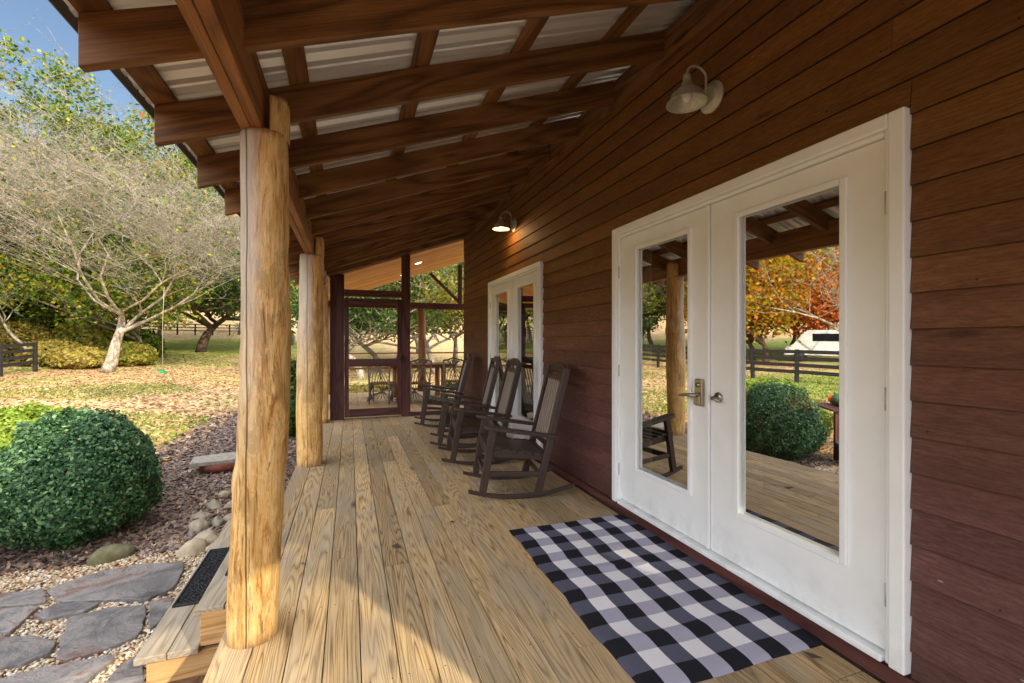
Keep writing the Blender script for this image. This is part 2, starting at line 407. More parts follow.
M['check'] = t.fin(c, .95, t.bump(t.math('ADD', n, t.noise(t.map(g, (20, 20, 20)), 1, 2)), .5, .004), spec=.1)

# ground
t = NT('yard_ground'); p = t.pos()
n1 = t.noise(p, .35, 5, .6); n2 = t.noise(p, 2.2, 6, .7); n3 = t.noise(p, 14, 5, .75); sep = t.new('ShaderNodeSeparateXYZ'); t.l.new(p, sep.inputs[0])
litter = t.ramp(t.math('ADD', t.math('MULTIPLY', n2, .5), t.math('MULTIPLY', n3, .5)), [(.34, (124, 90, 58)), (.46, (176, 144, 100)), (.56, (208, 182, 138)), (.7, (228, 208, 168))])
grass = t.ramp(t.math('ADD', t.math('MULTIPLY', n2, .5), t.math('MULTIPLY', n3, .5)), [(.35, (98, 112, 44)), (.5, (146, 158, 76)), (.65, (192, 192, 116))])
far = t.val(t.math('SQRT', t.math('ADD', t.math('POWER', sep.outputs[0], 2), t.math('POWER', sep.outputs[1], 2))), 30, 44)
fade = t.val(t.math('SQRT', t.math('ADD', t.math('POWER', sep.outputs[0], 2), t.math('POWER', sep.outputs[1], 2))), 54, 64, 0, .5)
gm = t.val(t.math('SUBTRACT', t.math('ADD', n1, t.math('MULTIPLY', t.math('MULTIPLY', far, t.val(sep.outputs[0], 0, -4)), .3)), fade), .5, .66)
c = t.mix(gm, litter, grass)
xg = t.math('MULTIPLY', t.val(sep.outputs[0], -9, -11.5), t.val(sep.outputs[1], 20, 15))
c = t.mix(t.math('MULTIPLY', xg, t.val(n2, .3, .5, .6, 1)), c, grass)
mul = t.ramp(t.math('ADD', t.math('MULTIPLY', n3, .6), t.math('MULTIPLY', t.vor(p, 40), .5)), [(.3, (70, 54, 48)), (.5, (108, 90, 82)), (.75, (140, 122, 112))])
edge = t.math('ADD', sep.outputs[0], t.math('MULTIPLY', n2, .9))
c = t.mix(t.math('MULTIPLY', t.val(edge, -2.8, -2.5), t.val(sep.outputs[1], 13.2, 12.6)), c, mul)
dirt = t.ramp(n3, [(.35, (88, 64, 48)), (.6, (128, 98, 74)), (.75, (150, 124, 98))])
near = t.val(t.math('ADD', sep.outputs[1], t.math('MULTIPLY', n2, .6)), 5.3, 5.0)
c = t.mix(near, c, dirt)
M['ground'] = t.fin(c, .95, t.bump(t.math('ADD', n2, n3), .6, .03), spec=.15)

t = NT('room_wall'); M['room'] = t.fin(lin((96, 80, 66)), .9)
t = NT('linen_curtain'); M['curtain'] = t.fin(lin((206, 192, 160)), .9)
t = NT('pumpkin_skin'); M['pumpkin'] = t.fin(lin((226, 96, 40)), .5)
t = NT('green_gourd'); M['gourd'] = t.fin(lin((64, 92, 66)), .5)
t = NT('green_plastic'); M['green'] = t.fin(lin((30, 140, 80)), .4)
t = NT('rope'); M['rope'] = t.fin(lin((196, 186, 166)), .8)
t = NT('car_paint_white'); M['carwhite'] = t.fin(lin((226, 228, 230)), .25)
t = NT('car_glass'); M['carglass'] = t.fin(lin((22, 26, 32)), .08)
t = NT('lamp_bulb_glow'); t.b.inputs['Emission Color'].default_value = (1, .72, .38, 1); t.b.inputs['Emission Strength'].default_value = 4; M['bulb'] = t.m
t = NT('recessed_lamp_glow'); t.b.inputs['Emission Color'].default_value = (1, .85, .6, 1); t.b.inputs['Emission Strength'].default_value = 4; M['canlight'] = t.m

# ------------------------------------------------------------------ terrain
def gz(x, y):
    r = math.hypot(x, y)
    ks = [(0, -.5), (13, -.5), (24, -.42), (36, .0), (50, .65), (70, 2.6), (95, 6.2), (150, 12), (500, 30)]
    for (a, za), (b, zb) in zip(ks, ks[1:]):
        if r <= b:
            k = (r-a)/(b-a); k = k*k*(3-2*k) if b <= 13 else k
            z_ = za+(zb-za)*k; break
    else: z_ = 30
    if r > 10: z_ += .05*math.sin(x*.31+1)*math.sin(y*.27)*min(1, (r-10)/10)
    return z_
vs = []; fs = []
rs = [0.01]+[1.5*i for i in range(1, 24)]+[36*1.09**i for i in range(0, 32)]
na = 128
for r in rs:
    for k in range(na):
        a = 2*PI*k/na; x, y = r*math.cos(a), r*math.sin(a); vs.append((x, y, gz(x, y)))
for i in range(len(rs)-1):
    for k in range(na):
        k2 = (k+1) % na; fs.append((i*na+k, i*na+k2, (i+1)*na+k2, (i+1)*na+k))
mb = MB(); mb.add(vs, fs, smooth=True); tag(mb.build('ground', M['ground']), kind='structure')

# ------------------------------------------------------------------ deck
DX0, DX1 = -.53, 1.925
mb = MB(); bw = .1435; xb = DX0; ci = 0
while xb < DX1-.02:
    w = min(bw-.0045, DX1-xb)
    y = -2.1-R.random()*1.5
    if ci in (0,): y = -2.1
    segs = []
    while y < 8.02:
        L = R.choice([2.4, 3.0, 3.66, 4.2]); y1 = min(y+L, 8.02)
        if 8.02-y1 < .6: y1 = 8.02
        segs.append((max(y, -2.1), y1)); y = y1+.004
    for (a, b) in segs:
        if b-a > .05: mb.box((xb+w/2, (a+b)/2, -.0175-R.random()*.0012), (w, b-a, .035), axis=1)
    xb += bw; ci += 1
for y in np.arange(-1.8, 8.0, .6):
    x = DX0
    while x < DX1-.1:
        for dx in (.03, .11):
            mb.lathe([(0.0, .0007), (.0034, .0006), (.0037, -.001)], (x+dx, float(y)+R.uniform(-.004, .004), .0), n=6, rnd=-1)
        x += bw
deck = mb.build('deck', M['deck'], bevel=.0022); tag(deck, kind='structure')
dr = empty('deck_frame', (0, 0, 0), 0, 'pine rim joists and short legs holding up the porch deck boards', 'deck frame')
mb = MB(); mb.box((DX0+.04, 2.96, -.125), (.038, 10.1, .17), axis=1); mb.box((.7, -2.04, -.125), (2.4, .038, .17)); mb.build('rim_joist', M['newpine'], dr, bevel=.003)
for y in np.arange(-1.8, 8.0, .6):
    mb = MB(); mb.box((.72, float(y), -.127), (2.42, .038, .17), axis=0); mb.build('joist', M['newpine'], dr)
for y in (-1.9, .6, 4.6, 7.6):
    mb = MB(); mb.box((-.42, y, -.36), (.09, .09, .29), axis=2); mb.build('leg', M['newpine'], dr)
# ------------------------------------------------------------------ roof
ZR = lambda x: 2.47+.353*x            # underside of the rafters
RD = .172                             # vertical depth of a rafter
YE, YF = -2.05, 12.35
roof = empty('porch_roof', (0, 0, 2.2), 0, 'sloping porch roof of brown rafters under ribbed metal sheets', 'porch roof')
def rel(o, root):   # keep world placement when parented to a root that is moved
    o.matrix_parent_inverse = Matrix.Translation(-Vector(root.location)); return o
mt_roof = roof
def rafter(y, name='rafter', x1=1.925, mat='beam'):
    mb = MB(); w = .04; x0 = -.82
    P = [(x0, ZR(x0)), (x1, ZR(x1)), (x1, ZR(x1)+RD), (x0, ZR(x0)+RD)]
    vs = [(p[0], y-w/2, p[1]) for p in P]+[(p[0], y+w/2, p[1]) for p in P]
    o = [R.random()*40 for _ in range(3)]
    g = [(v[1]-y+o[0], v[2]-ZR(v[0])+o[1], v[0]+o[2]) for v in vs]
    mb.add(vs, [(0, 1, 2, 3), (7, 6, 5, 4), (0, 4, 5, 1), (1, 5, 6, 2), (2, 6, 7, 3), (3, 7, 4, 0)], g)
    return rel(mb.build(name, M[mat], roof, bevel=.003), roof)
ys = [1.85+.6*k for k in range(-6, 11)]
for y in ys: rafter(y)
rafter(YE+.03, 'barge_rafter')
for x in (-.785, -.235, .355, .93, 1.54):
    mb = MB(); n = Vector((-.353, 0, 1)).normalized()
    zc = ZR(x)+RD+.0195+.001
    mb.bar((x, YE, zc), (x, 8.1, zc), .09, .036, up=n); rel(mb.build('purlin', M['beam'], roof, bevel=.002), roof)
# ledger along the wall
mb = MB(); mb.box((1.945, 3.0, ZR(1.945)+.06), (.038, 8.5, .19), axis=1); rel(mb.build('ledger_board', M['beam'], roof, bevel=.003), roof)
# eave fascia strip
# corrugated sheet
mb = MB(); per = .2286; prof = [(0, 0), (.022, .03), (.044, .03), (.066, 0), (.1, 0), (.108, .007), (.12, .007), (.128, 0), (.164, 0), (.172, .007), (.184, .007), (.192, 0)]
pts = []; y = YE-.03
while y < YF: pts += [(y+a, h) for a, h in prof]; y += per
zs = lambda x: ZR(x)+RD+.041
vs = []; xs = [-.875, 1.95, 4.9]
for (y, h) in pts:
    for x in xs: vs.append((x, y, zs(x)+h))
fs = []
for i in range(len(pts)-1):
    for j in range(2): fs.append((i*3+j, i*3+j+1, (i+1)*3+j+1, (i+1)*3+j))
mb.add(vs, fs); ro = rel(mb.build('roof_sheet', M['roof'], roof), roof)
mb = MB(); vs = [(-.86, YE, zs(-.86)+.045), (4.9, YE, zs(4.9)+.045), (4.9, YF, zs(4.9)+.045), (-.86, YF, zs(-.86)+.045)]
vs += [(a, b, c_+.02) for a, b, c_ in vs]
mb.add(vs, [(0, 1, 2, 3), (7, 6, 5, 4), (0, 4, 5, 1), (3, 2, 6, 7), (0, 3, 7, 4), (1, 5, 6, 2)]); rel(mb.build('roof_deck', M['roofback'], roof), roof)
# far slope of the house roof
mb = MB(); zt = zs(4.9)+.03; vs = [(4.9, YE, zt), (10.4, YE, zt-.353*5.5), (10.4, 8.2, zt-.353*5.5), (4.9, 8.2, zt)]; vs += [(a, b, c_+.02) for a, b, c_ in vs]
mb.add(vs, [(0, 1, 2, 3), (7, 6, 5, 4), (0, 4, 5, 1), (3, 2, 6, 7), (0, 3, 7, 4), (1, 5, 6, 2)]); rel(mb.build('rear_roof_slope', M['roofback'], roof), roof)
# eave drip edge
mb = MB(); mb.bar((-.862, YE, zs(-.86)-.018), (-.862, 8.1, zs(-.86)-.018), .004, .05); rel(mb.build('drip_edge', M['roofback'], roof), roof)
# main beam, two plies
for dx in (-.4205, -.374):
    mb = MB(); mb.box((dx, 3.1, 2.335), (.044, 10.0, .245), axis=1, rnd=.3+R.random()*.4); rel(mb.build('beam', M['beam2'], roof, bevel=.003), roof)

# ------------------------------------------------------------------ log posts
def log_post(name, x, y, z1, z2, prof, label, seed, group='peeled log posts along the deck edge', notch=True, mat='log', z0=0.0):
    """prof = list of (z, centre x offset, radius); the half beside the beam rises to z2"""
    rr = random.Random(seed); ph = [rr.random()*6.28 for _ in range(8)]
    n, m = 40, 70
    knots = [(rr.random()*6.28, rr.uniform(.2, 2.1), rr.choice((-1, 1, 1))*rr.uniform(.007, .016)) for _ in range(12)]
    mb = MB(); vs = []; fs = []
    def P(zz):
        for (a, b) in zip(prof, prof[1:]):
            if zz <= b[0]:
                k = (zz-a[0])/(b[0]-a[0]); return a[1]+(b[1]-a[1])*k, a[2]+(b[2]-a[2])*k
        return prof[-1][1], prof[-1][2]
    for j in range(m+1):
        zz = z0+(z1-z0)*j/m
        cx, r = P(zz)
        for i in range(n):
            a = 2*PI*i/n
            k = r*(1+.045*math.sin(2*a+zz*1.1+ph[0])+.03*math.sin(3.3*zz+ph[4])*math.cos(a+ph[5])+.018*math.sin(3*a-zz*2.3+ph[1])+.01*math.sin(9*zz+ph[2]+a)+.008*math.sin(17*zz+2*a+ph[3]))
            for (ka, kz, kh) in knots:
                d = ((a-ka+PI) % (2*PI))-PI
                k += kh*math.exp(-(d*d/.08+(zz-kz)**2/.004))
            k += rr.uniform(-.0008, .0008)
            vs.append((cx+k*math.cos(a), k*math.sin(a), zz))
    for j in range(m):
        for i in range(n):
            i2 = (i+1) % n; fs.append((j*n+i, j*n+i2, (j+1)*n+i2, (j+1)*n+i))
    fs.append(tuple(m*n+i for i in range(n)))
    mb.add(vs, fs, None, None, True)
    if notch:
        cx, r = P(z1); xc = .055     # cut plane beside the beam
        arc = [i for i in range(n) if math.cos(2*PI*i/n)*r > xc-cx-.002 and math.cos(2*PI*i/n) > 0]
        arc = sorted(arc, key=lambda i: ((2*PI*i/n+PI) % (2*PI)))
        xcut = max(.048, cx+r*.12)
        pts = []
        angs = [-1.25+2.5*q/16 for q in range(17)]
        vv = []; ff = []
        tops = 10
        for q in range(tops+1):
            zz = z1-.02+(z2-z1+.02)*q/tops
            for an in angs:
                shr = 1.0 if q < tops else .93
                vv.append((max(xcut, cx+r*math.cos(an)*shr*(1+.01*math.sin(zz*20+an))), r*math.sin(an)*shr, zz+(.01*math.cos(an*2) if q == tops else 0)))
        N_ = len(angs)
        for q in range(tops):
            for i in range(N_-1): ff.append((q*N_+i, q*N_+i+1, (q+1)*N_+i+1, (q+1)*N_+i))
            ff.append((q*N_+N_-1, q*N_, (q+1)*N_, (q+1)*N_+N_-1))
        ff.append(tuple(tops*N_+i for i in range(N_)))
        mb.add(vv, ff, None, None, True)
    o = mb.build(name, M[mat]); o.location = (x, y, 0); tag(o, label, 'log post', group); return o
p1 = [(0, -.004, .096), (.25, .004, .097), (.55, .016, .098), (.68, .02, .096), (.8, .031, .1), (1.2, .043, .099), (1.7, .048, .099), (2.21, .045, .098)]
log_post('log_post', -.40, 2.27, 2.21, 2.37, p1, 'golden peeled log post nearest the camera, standing beside the steps', 3)
p2 = [(0, 0, .125), (.5, -.01, .13), (1., .0, .135), (1.6, .015, .125), (2.21, .02, .12)]
log_post('log_post', -.40, 5.22, 2.21, 2.40, p2, 'second log post along the deck edge, with dark knots, beyond the nearest one', 11)
log_post('log_post', -.43, 7.86, 2.21, 2.36, [(0, 0, .11), (2.21, 0, .105)], 'farthest log post on the deck edge, against the maroon screen frame', 5)
log_post('log_post', -.40, -.75, 2.21, 2.37, p1, 'log post on the deck edge behind the viewpoint', 8)

# ------------------------------------------------------------------ house: siding, doors
house = empty('house', (1.96, -1.27, 0), 0, 'brown stained clapboard house wall with two white french doors', 'house')
def hrel(o): return rel(o, house)
WX = 1.96; EX = .132
D1 = (1.075, 3.045); D2 = (4.45, 6.40); DT = 2.165
def siding_run(y0, y1, z0, z1, mb):
    """clapboards on the plane x=WX, thin at the top, thick at the lapped bottom"""
    vs = [(WX-.017, y0, z0-.004), (WX-.004, y0, z1), (WX+.01, y0, z1), (WX+.01, y0, z0-.004)]
    vs += [(a, y1, c_) for a, b, c_ in vs]
    o = [R.random()*40 for _ in range(3)]
    g = [((v[0]-WX)+o[0], v[2]+o[1], v[1]+o[2]) for v in vs]
    mb.add(vs, [(0, 1, 5, 4), (1, 2, 6, 5), (2, 3, 7, 6), (0, 3, 2, 1), (4, 5, 6, 7)], g)
    # dark strip painting the shade line under each lap
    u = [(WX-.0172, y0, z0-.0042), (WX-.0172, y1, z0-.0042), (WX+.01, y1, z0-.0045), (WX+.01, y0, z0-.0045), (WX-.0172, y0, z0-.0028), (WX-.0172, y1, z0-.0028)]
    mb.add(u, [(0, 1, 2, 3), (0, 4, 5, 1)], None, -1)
mb = MB(); z = .03
while z < 3.25:
    z1 = z+EX+.006; zt_ = z+EX
    holes = []
    if z < DT: holes = [D1, D2]
    spans = [(-1.25, 8.03)]
    for h in holes:
        nsp = []
        for (a, b) in spans:
            if h[0] > a and h[1] < b: nsp += [(a, h[0]-.001), (h[1]+.001, b)]
            else: nsp.append((a, b))
        spans = nsp
    for (a, b) in spans:
        y = a; first = True
        while y < b-.01:
            L = R.uniform(2.2, 4.4) if not first else R.uniform(1.0, 4.0)
            e = min(b, y+L)
            if b-e < .5: e = b
            zz1 = z1
            for q in range(int((e-y)/.6)+1):
                yn = y+.03+q*.6
                if yn < e-.02: mb.lathe([(0, .0012), (.0032, .001), (.0036, -.004)], (WX-.0155, yn+R.uniform(-.01, .01), z+.022+R.uniform(-.003, .003)), n=6, M=Matrix.Rotation(-PI/2, 3, 'Y'), rnd=-1)
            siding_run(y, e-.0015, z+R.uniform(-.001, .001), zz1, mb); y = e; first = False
    if z < DT < z1-.01:
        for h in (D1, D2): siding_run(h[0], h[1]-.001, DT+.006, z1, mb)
    z += EX
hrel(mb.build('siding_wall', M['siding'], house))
# backing wall with door openings + interior room
mb = MB()
def wallbox(y0, y1, z0, z1): mb.box((WX+.075, (y0+y1)/2, (z0+z1)/2), (.12, y1-y0, z1-z0))
wallbox(-1.25, D1[0]+.03, -.45, 3.3); wallbox(D1[1]-.03, D2[0]+.03, -.45, 3.3); wallbox(D2[1]-.03, 8.0, -.45, 3.3)
for d in (D1, D2): wallbox(d[0]+.031, d[1]-.031, DT-.03, 3.3); wallbox(d[0]+.031, d[1]-.031, -.45, .05)
mb.box((2.35, -1.2, 1.4), (.7, .1, 3.7)); mb.box((7.7, -1.2, 1.4), (4.6, .1, 3.7)); mb.box((4.05, -1.2, 2.85), (2.7, .1, .8)); mb.box((4.05, -1.2, -.25), (2.7, .1, .4)); mb.box((6, 7.95, 1.4), (7.9, .1, 3.7)); mb.box((6.5, 3.4, 1.4), (.1, 9.2, 3.7))  # unseen opening added in the gable end to let sunlight into the room
mb.box((4.3, 3.4, .02), (4.4, 9.2, .04)); mb.box((4.3, 3.4, 2.6), (4.4, 9.2, .05))
hrel(mb.build('inner_wall', M['room'], house))
mb = MB(); z = -.4
while z < 4.3:
    w = 8.0
    vs = [(WX-.03, -1.276, z), (WX-.03, -1.264, z+EX), (9.9, -1.264, z+EX), (9.9, -1.276, z), (WX-.03, -1.24, z), (WX-.03, -1.24, z+EX), (9.9, -1.24, z+EX), (9.9, -1.24, z)]
    xm = 9.9
    o = R.random()*30
    for (xa, xb) in (((WX-.03, 9.9),) if (z > 2.4 or z < -.1) else ((WX-.03, 2.7), (5.4, 9.9))):
        vs = [(xa, -1.276, z), (xa, -1.264, z+EX), (xb, -1.264, z+EX), (xb, -1.276, z), (xa, -1.24, z), (xa, -1.24, z+EX), (xb, -1.24, z+EX), (xb, -1.24, z)]
        mb.add(vs, [(0, 3, 2, 1), (4, 5, 6, 7), (0, 1, 5, 4), (1, 2, 6, 5), (2, 3, 7, 6), (3, 0, 4, 7)], [(v[1]+o, v[2]+o, v[0]+o) for v in vs])
    z += EX
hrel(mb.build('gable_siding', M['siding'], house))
mb = MB(); mb.box((WX-.005, -1.23, 1.4), (.06, .12, 3.7), axis=2); hrel(mb.build('corner_board', M['dark'], house, bevel=.003))
# baseboard trim strip under the doors
mb = MB(); mb.box((WX-.02, 3.4, .032), (.036, 9.2, .062), axis=1); hrel(mb.build('base_trim', M['dark'], house, bevel=.002))

def french_door(d, label, hard=True):
    y0, y1 = d; c0 = .055; zb, zt_ = .07, DT; X = WX-.018
    root = empty('door_frame', (X, (y0+y1)/2, zb)); root.parent = house; rel(root, house); root['label'] = label
    bpy.context.view_layer.update()
    bl = (X, (y0+y1)/2, zb)
    def loc(o):
        o.location = (-bl[0], -bl[1], -bl[2]); return o
    mb = MB()
    mb.box((X-.004, y0+c0/2, (zb+zt_)/2), (.05, c0, zt_-zb)); mb.box((X-.004, y1-c0/2, (zb+zt_)/2), (.05, c0, zt_-zb))
    mb.box((X-.004, (y0+y1)/2, zt_-c0/2), (.05, y1-y0-2*c0-.001, c0))
    # stepped inner moulding and jambs
    for (ya, s_) in ((y0+c0, 1), (y1-c0, -1)):
        mb.box((X+.012, ya+s_*.011, (zb+zt_-c0)/2), (.05, .02, zt_-c0-zb))
    mb.box((X+.012, (y0+y1)/2, zt_-c0-.011), (.05, y1-y0-2*c0-.045, .02))
    # sill
    mb.box((X+.006, (y0+y1)/2, zb+.014), (.075, y1-y0-2*c0-.045, .028))
    loc(mb.build('casing', M['white'], root, bevel=.006))
    a0 = y0+c0+.024; a1 = y1-c0-.024; ym = (a0+a1)/2; zz0, zz1 = zb+.036, zt_-c0-.026
    for k, (ya, yb) in enumerate(((a0, ym-.003), (ym+.003, a1))):
        gy0 = (ya+yb)/2-.292; gy1 = (ya+yb)/2+.262; gz0, gz1 = .375, 1.975
        XD = X+.03; T = .042
        mb = MB()
        mb.box((XD, (ya+gy0)/2, (zz0+zz1)/2), (T, gy0-ya, zz1-zz0)); mb.box((XD, (yb+gy1)/2, (zz0+zz1)/2), (T, yb-gy1, zz1-zz0))
        mb.box((XD, (gy0+gy1)/2, (zz0+gz0)/2), (T, gy1-gy0, gz0-zz0)); mb.box((XD, (gy0+gy1)/2, (zz1+gz1)/2), (T, gy1-gy0, zz1-gz1))
        leaf = loc(mb.build('door', M['white'], root))
        # raised lite frame
        mb = MB(); bwid = .03; xl = XD-T/2-.006
        for (yy, zz, dy, dz) in ((gy0+.0, (gz0+gz1)/2, bwid, gz1-gz0+bwid), (gy1, (gz0+gz1)/2, bwid, gz1-gz0+bwid)):
            mb.box((xl, yy, zz), (.016, dy, dz))
        for zz in (gz0, gz1): mb.box((xl, (gy0+gy1)/2, zz), (.016, gy1-gy0-bwid-.001, bwid))
        lf = mb.build('glass_frame', M['white'], leaf, bevel=.006, seg=3)
        mb = MB(); mb.add([(XD-.006, gy0, gz0), (XD-.006, gy1, gz0), (XD-.006, gy1, gz1), (XD-.006, gy0, gz1)], [(0, 3, 2, 1)])
        mb.build('pane', M['glass'], leaf)
        if k == 1:      # the left leaf seen from the porch carries the lock
            mb = MB(); ph = ym+.075; xs_ = XD-T/2
            mb.box((xs_-.012, ph, 1.0), (.024, .064, .16)); mb.box((xs_-.03, ph, .955), (.016, .05, .055))
            pl = mb.build('lock_plate', M['nickel'], leaf, bevel=.008, seg=3)
            mb = MB(); mb.tube([(xs_-.02, ph, .985), (xs_-.06, ph, .985), (xs_-.068, ph+.03, .985), (xs_-.062, ph+.075, .98), (xs_-.055, ph+.12, .972)], [.013, .012, .011, .009, .008], 10)
            mb.build('handle', M['nickel'], leaf)
            mb = MB(); mb.tube([(xs_-.02, ph, 1.045), (xs_-.032, ph, 1.045)], .014, 14); mb.build('lock_cylinder', M['nickel'], leaf)
        else:
            mb = MB(); ph = ym-.06; xs_ = XD-T/2
            mb.tube([(xs_, ph, .985), (xs_-.012, ph, .985)], [.031, .027], 20); mb.tube([(xs_-.01, ph, .985), (xs_-.045, ph, .985), (xs_-.06, ph-.015, .985), (xs_-.055, ph-.06, .975)], [.014, .012, .011, .008], 10)
            mb.build('handle', M['nickel'], leaf)
        hy = (a1+.008) if k == 1 else (a0-.008)
        for hz in (.33, 1.08, 1.83):
            mb = MB(); mb.tube([(X-.008, hy, hz-.045), (X-.008, hy, hz+.045)], .006, 8); mb.build('hinge', M['galv'], leaf)
    # astragal
    mb = MB(); mb.box((X+.002, ym+.012, (zz0+zz1)/2), (.012, .022, zz1-zz0)); loc(mb.build('astragal', M['white'], root, bevel=.003))
    return root
french_door(D1, 'near white french door pair with tall reflecting panes')
french_door(D2, 'far white french door pair behind the rocking chairs')

# things inside the room, seen through the panes
def curtain(y0, y1, x, label):
    mb = MB(); n = 60; vs = []; fs = []
    for i in range(n+1):
        yy = y0+(y1-y0)*i/n; dx = .03*math.sin(i*1.1)+.01*math.sin(i*2.7)
        vs += [(x+dx, yy, .08), (x+dx*.7, yy, 2.2)]
    for i in range(n): fs.append((2*i, 2*i+2, 2*i+3, 2*i+1))
    mb.add(vs, fs, smooth=True); o = mb.build('curtain', M['curtain']); tag(o, label, 'curtain')
curtain(3.02, 3.55, 2.25, 'cream curtain hanging inside the near french door')
curtain(6.45, 7.0, 2.25, 'cream curtain hanging inside the far french door')
tb = empty('console_table', (2.85, 2.15, .04), 0, 'dark wooden table inside the room behind the near french door', 'table')
mb = MB(); mb.box((0, 0, .79), (.5, 1.3, .04), axis=1); mb.build('tabletop', M['dark'], tb, bevel=.004)
for sx in (-.2, .2):
    for sy in (-.58, .58):
        mb = MB(); mb.box((sx, sy, .385), (.06, .06, .77), axis=2); mb.build('leg', M['dark'], tb, bevel=.004)
def pumpkin(name, x, y, z, r, mat, label):
    root = empty(name, (x, y, z), 0, label, 'pumpkin')
    mb = MB(); vs = []; fs = []; nu, nv = 40, 12
    for j in range(nv+1):
        th = PI*j/nv
        for i in range(nu):
            a = 2*PI*i/nu; k = 1-.09*abs(math.sin(a*4))
            vs.append((r*math.sin(th)*math.cos(a)*k, r*math.sin(th)*math.sin(a)*k, r*.72*(1+math.cos(th)*(1-.25*math.exp(-(th/.4)**2)))))
    for j in range(nv):
        for i in range(nu):
            i2 = (i+1) % nu; fs.append((j*nu+i, (j+1)*nu+i, (j+1)*nu+i2, j*nu+i2))
    mb.add(vs, fs, smooth=True); mb.build('body', M[mat], root)
    mb = MB(); mb.tube([(0, 0, r*1.2), (0, .005, r*1.45), (.02, .01, r*1.6)], [r*.14, r*.1, r*.09], 8); mb.build('stem', M['gourd'], root)
pumpkin('pumpkin', 2.72, 2.32, .85, .13, 'gourd', 'green gourd on the table behind the near door glass')
pumpkin('pumpkin', 2.7, 2.08, .85, .1, 'pumpkin', 'small orange pumpkin right of the green gourd behind the glass')
pumpkin('pumpkin', 2.7, 2.55, .85, .085, 'pumpkin', 'small orange pumpkin left of the green gourd behind the glass')

# ------------------------------------------------------------------ wall lamps
def wall_lamp(y, zc, label, lit):
    root = empty('wall_lamp', (WX-.012, y, zc), 0, label, 'wall lamp')
    Mx = Matrix.Rotation(-PI/2, 3, 'Y')
    mb = MB(); mb.lathe([(0, .0), (.085, .0), (.088, .012), (.08, .02), (.066, .022), (.064, .036), (.05, .045), (.0, .05)], n=32, M=Mx); mb.build('wall_plate', M['galv'], root)
    mb = MB(); pts = []
    for k in range(15):
        a = -.1+PI*1.1*k/14 if k else 0
        pts.append((-.115+.067*math.cos(PI*k/14)-0, 0, .1+.055*math.sin(PI*k/14)))
    pts = [(-.03, 0, .0), (-.047, 0, .02), (-.05, 0, .06)]+pts+[(-.182, 0, .085)]
    mb.tube(pts, .0065, 8); mb.build('gooseneck', M['galv'], root)
    mb = MB(); c_ = (-.182, 0, .035)
    mb.lathe([(a_*.88, b_) for a_, b_ in [(0.0, .062), (.022, .06), (.026, .035), (.022, .02), (.034, .012), (.04, -.012), (.06, -.02), (.095, -.05), (.108, -.085), (.125, -.098), (.126, -.102), (.121, -.1), (.104, -.088), (.09, -.054), (.055, -.026), (0, -.02)]], c_, n=36)
    mb.build('lamp_shade', M['galv'], root)
    mb = MB(); mb.blob((-.182, 0, -.02), (.03, .03, .038), rough=0, nu=14, nv=10); mb.build('bulb', M['bulb'] if lit else M['plastic'], root)
    if lit:
        ld = bpy.data.lights.new('lamp_light', 'POINT'); ld.energy = 7; ld.color = (1, .6, .25); ld.shadow_soft_size = .03
        lo = bpy.data.objects.new('lamp_light', ld); link(lo); lo.parent = root; lo.location = (-.182, 0, -.07)
wall_lamp(2.04, 2.69, 'unlit galvanised gooseneck lamp above the near french door', False)
wall_lamp(5.33, 2.76, 'lit galvanised gooseneck lamp above the far french door', True)

# ------------------------------------------------------------------ screen wall and screened porch
YS = 8.07
sw = empty('screen_wall', (0, YS, 0), 0, 'dark maroon screened wall with a screen door closing the porch end', 'screen wall')
def srel(o): o.location = (0, -YS, 0); return o
def post(x0, x1, z0, z1, name='post', dy=.09, mat='dark', y=YS):
    mb = MB(); mb.box(((x0+x1)/2, y, (z0+z1)/2), (x1-x0, dy, z1-z0)); return srel(mb.build(name, M[mat], sw, bevel=.004))
post(-.31, -.09, 0, 2.42, 'corner_post', .12)
post(.845, .99, 0, ZR(.9)+.05, 'post')
post(1.965, 2.05, 0, ZR(2)+.05, 'wall_post', .1)
post(-.088, .843, 2.06, 2.17, 'header', .1)
mb = MB(); mb.bar((-.5, YS, ZR(-.5)+.12), (2.6, YS, ZR(2.6)+.12), .11, .2, up=Vector((-.353, 0, 1))); srel(mb.build('sloping_header', M['dark'], sw, bevel=.003))
post(.992, 1.963, 0, .06, 'sill_rail')
# door
mb = MB(); mb.box((-.052, YS-.01, 1.03), (.068, .04, 2.0)); mb.box((.808, YS-.01, 1.03), (.068, .04, 2.0))
mb.box((.378, YS-.01, 1.985), (.79, .04, .09)); mb.box((.378, YS-.01, .095), (.79, .04, .13)); mb.box((.378, YS-.01, .94), (.79, .04, .13))
sd = srel(mb.build('screen_door', M['dark'], sw, bevel=.003))
mb = MB(); mb.box((.85, YS-.06, 1.0), (.03, .05, .12)); mb.tube([(.85, YS-.08, 1.0), (.85, YS-.12, 1.0), (.8, YS-.13, 1.0)], .01, 8); hd = mb.build('door_latch', M['black'], sd)
mb = MB(); mb.add([(-.02, YS, .16), (.775, YS, .16), (.775, YS, 1.94), (-.02, YS, 1.94)], [(0, 1, 2, 3)]); mb.build('screen_mesh', M['screen'], sd)
mb = MB(); mb.add([(.99, YS, .06), (1.965, YS, .06), (1.965, YS, 3.1), (.99, YS, 2.8)], [(0, 1, 2, 3)]); srel(mb.build('screen_mesh', M['screen'], sw))
mb = MB(); pts = [(1.945, YS-.07, 3.1-.01*k*1.0+.0) for k in range(2)]
pts = [(1.944+.006*math.sin(k*1.3), YS-.075, 3.05-.055*k) for k in range(17)]
mb.tube(pts, .005, 6); srel(mb.build('white_cable', M['plastic'], sw))

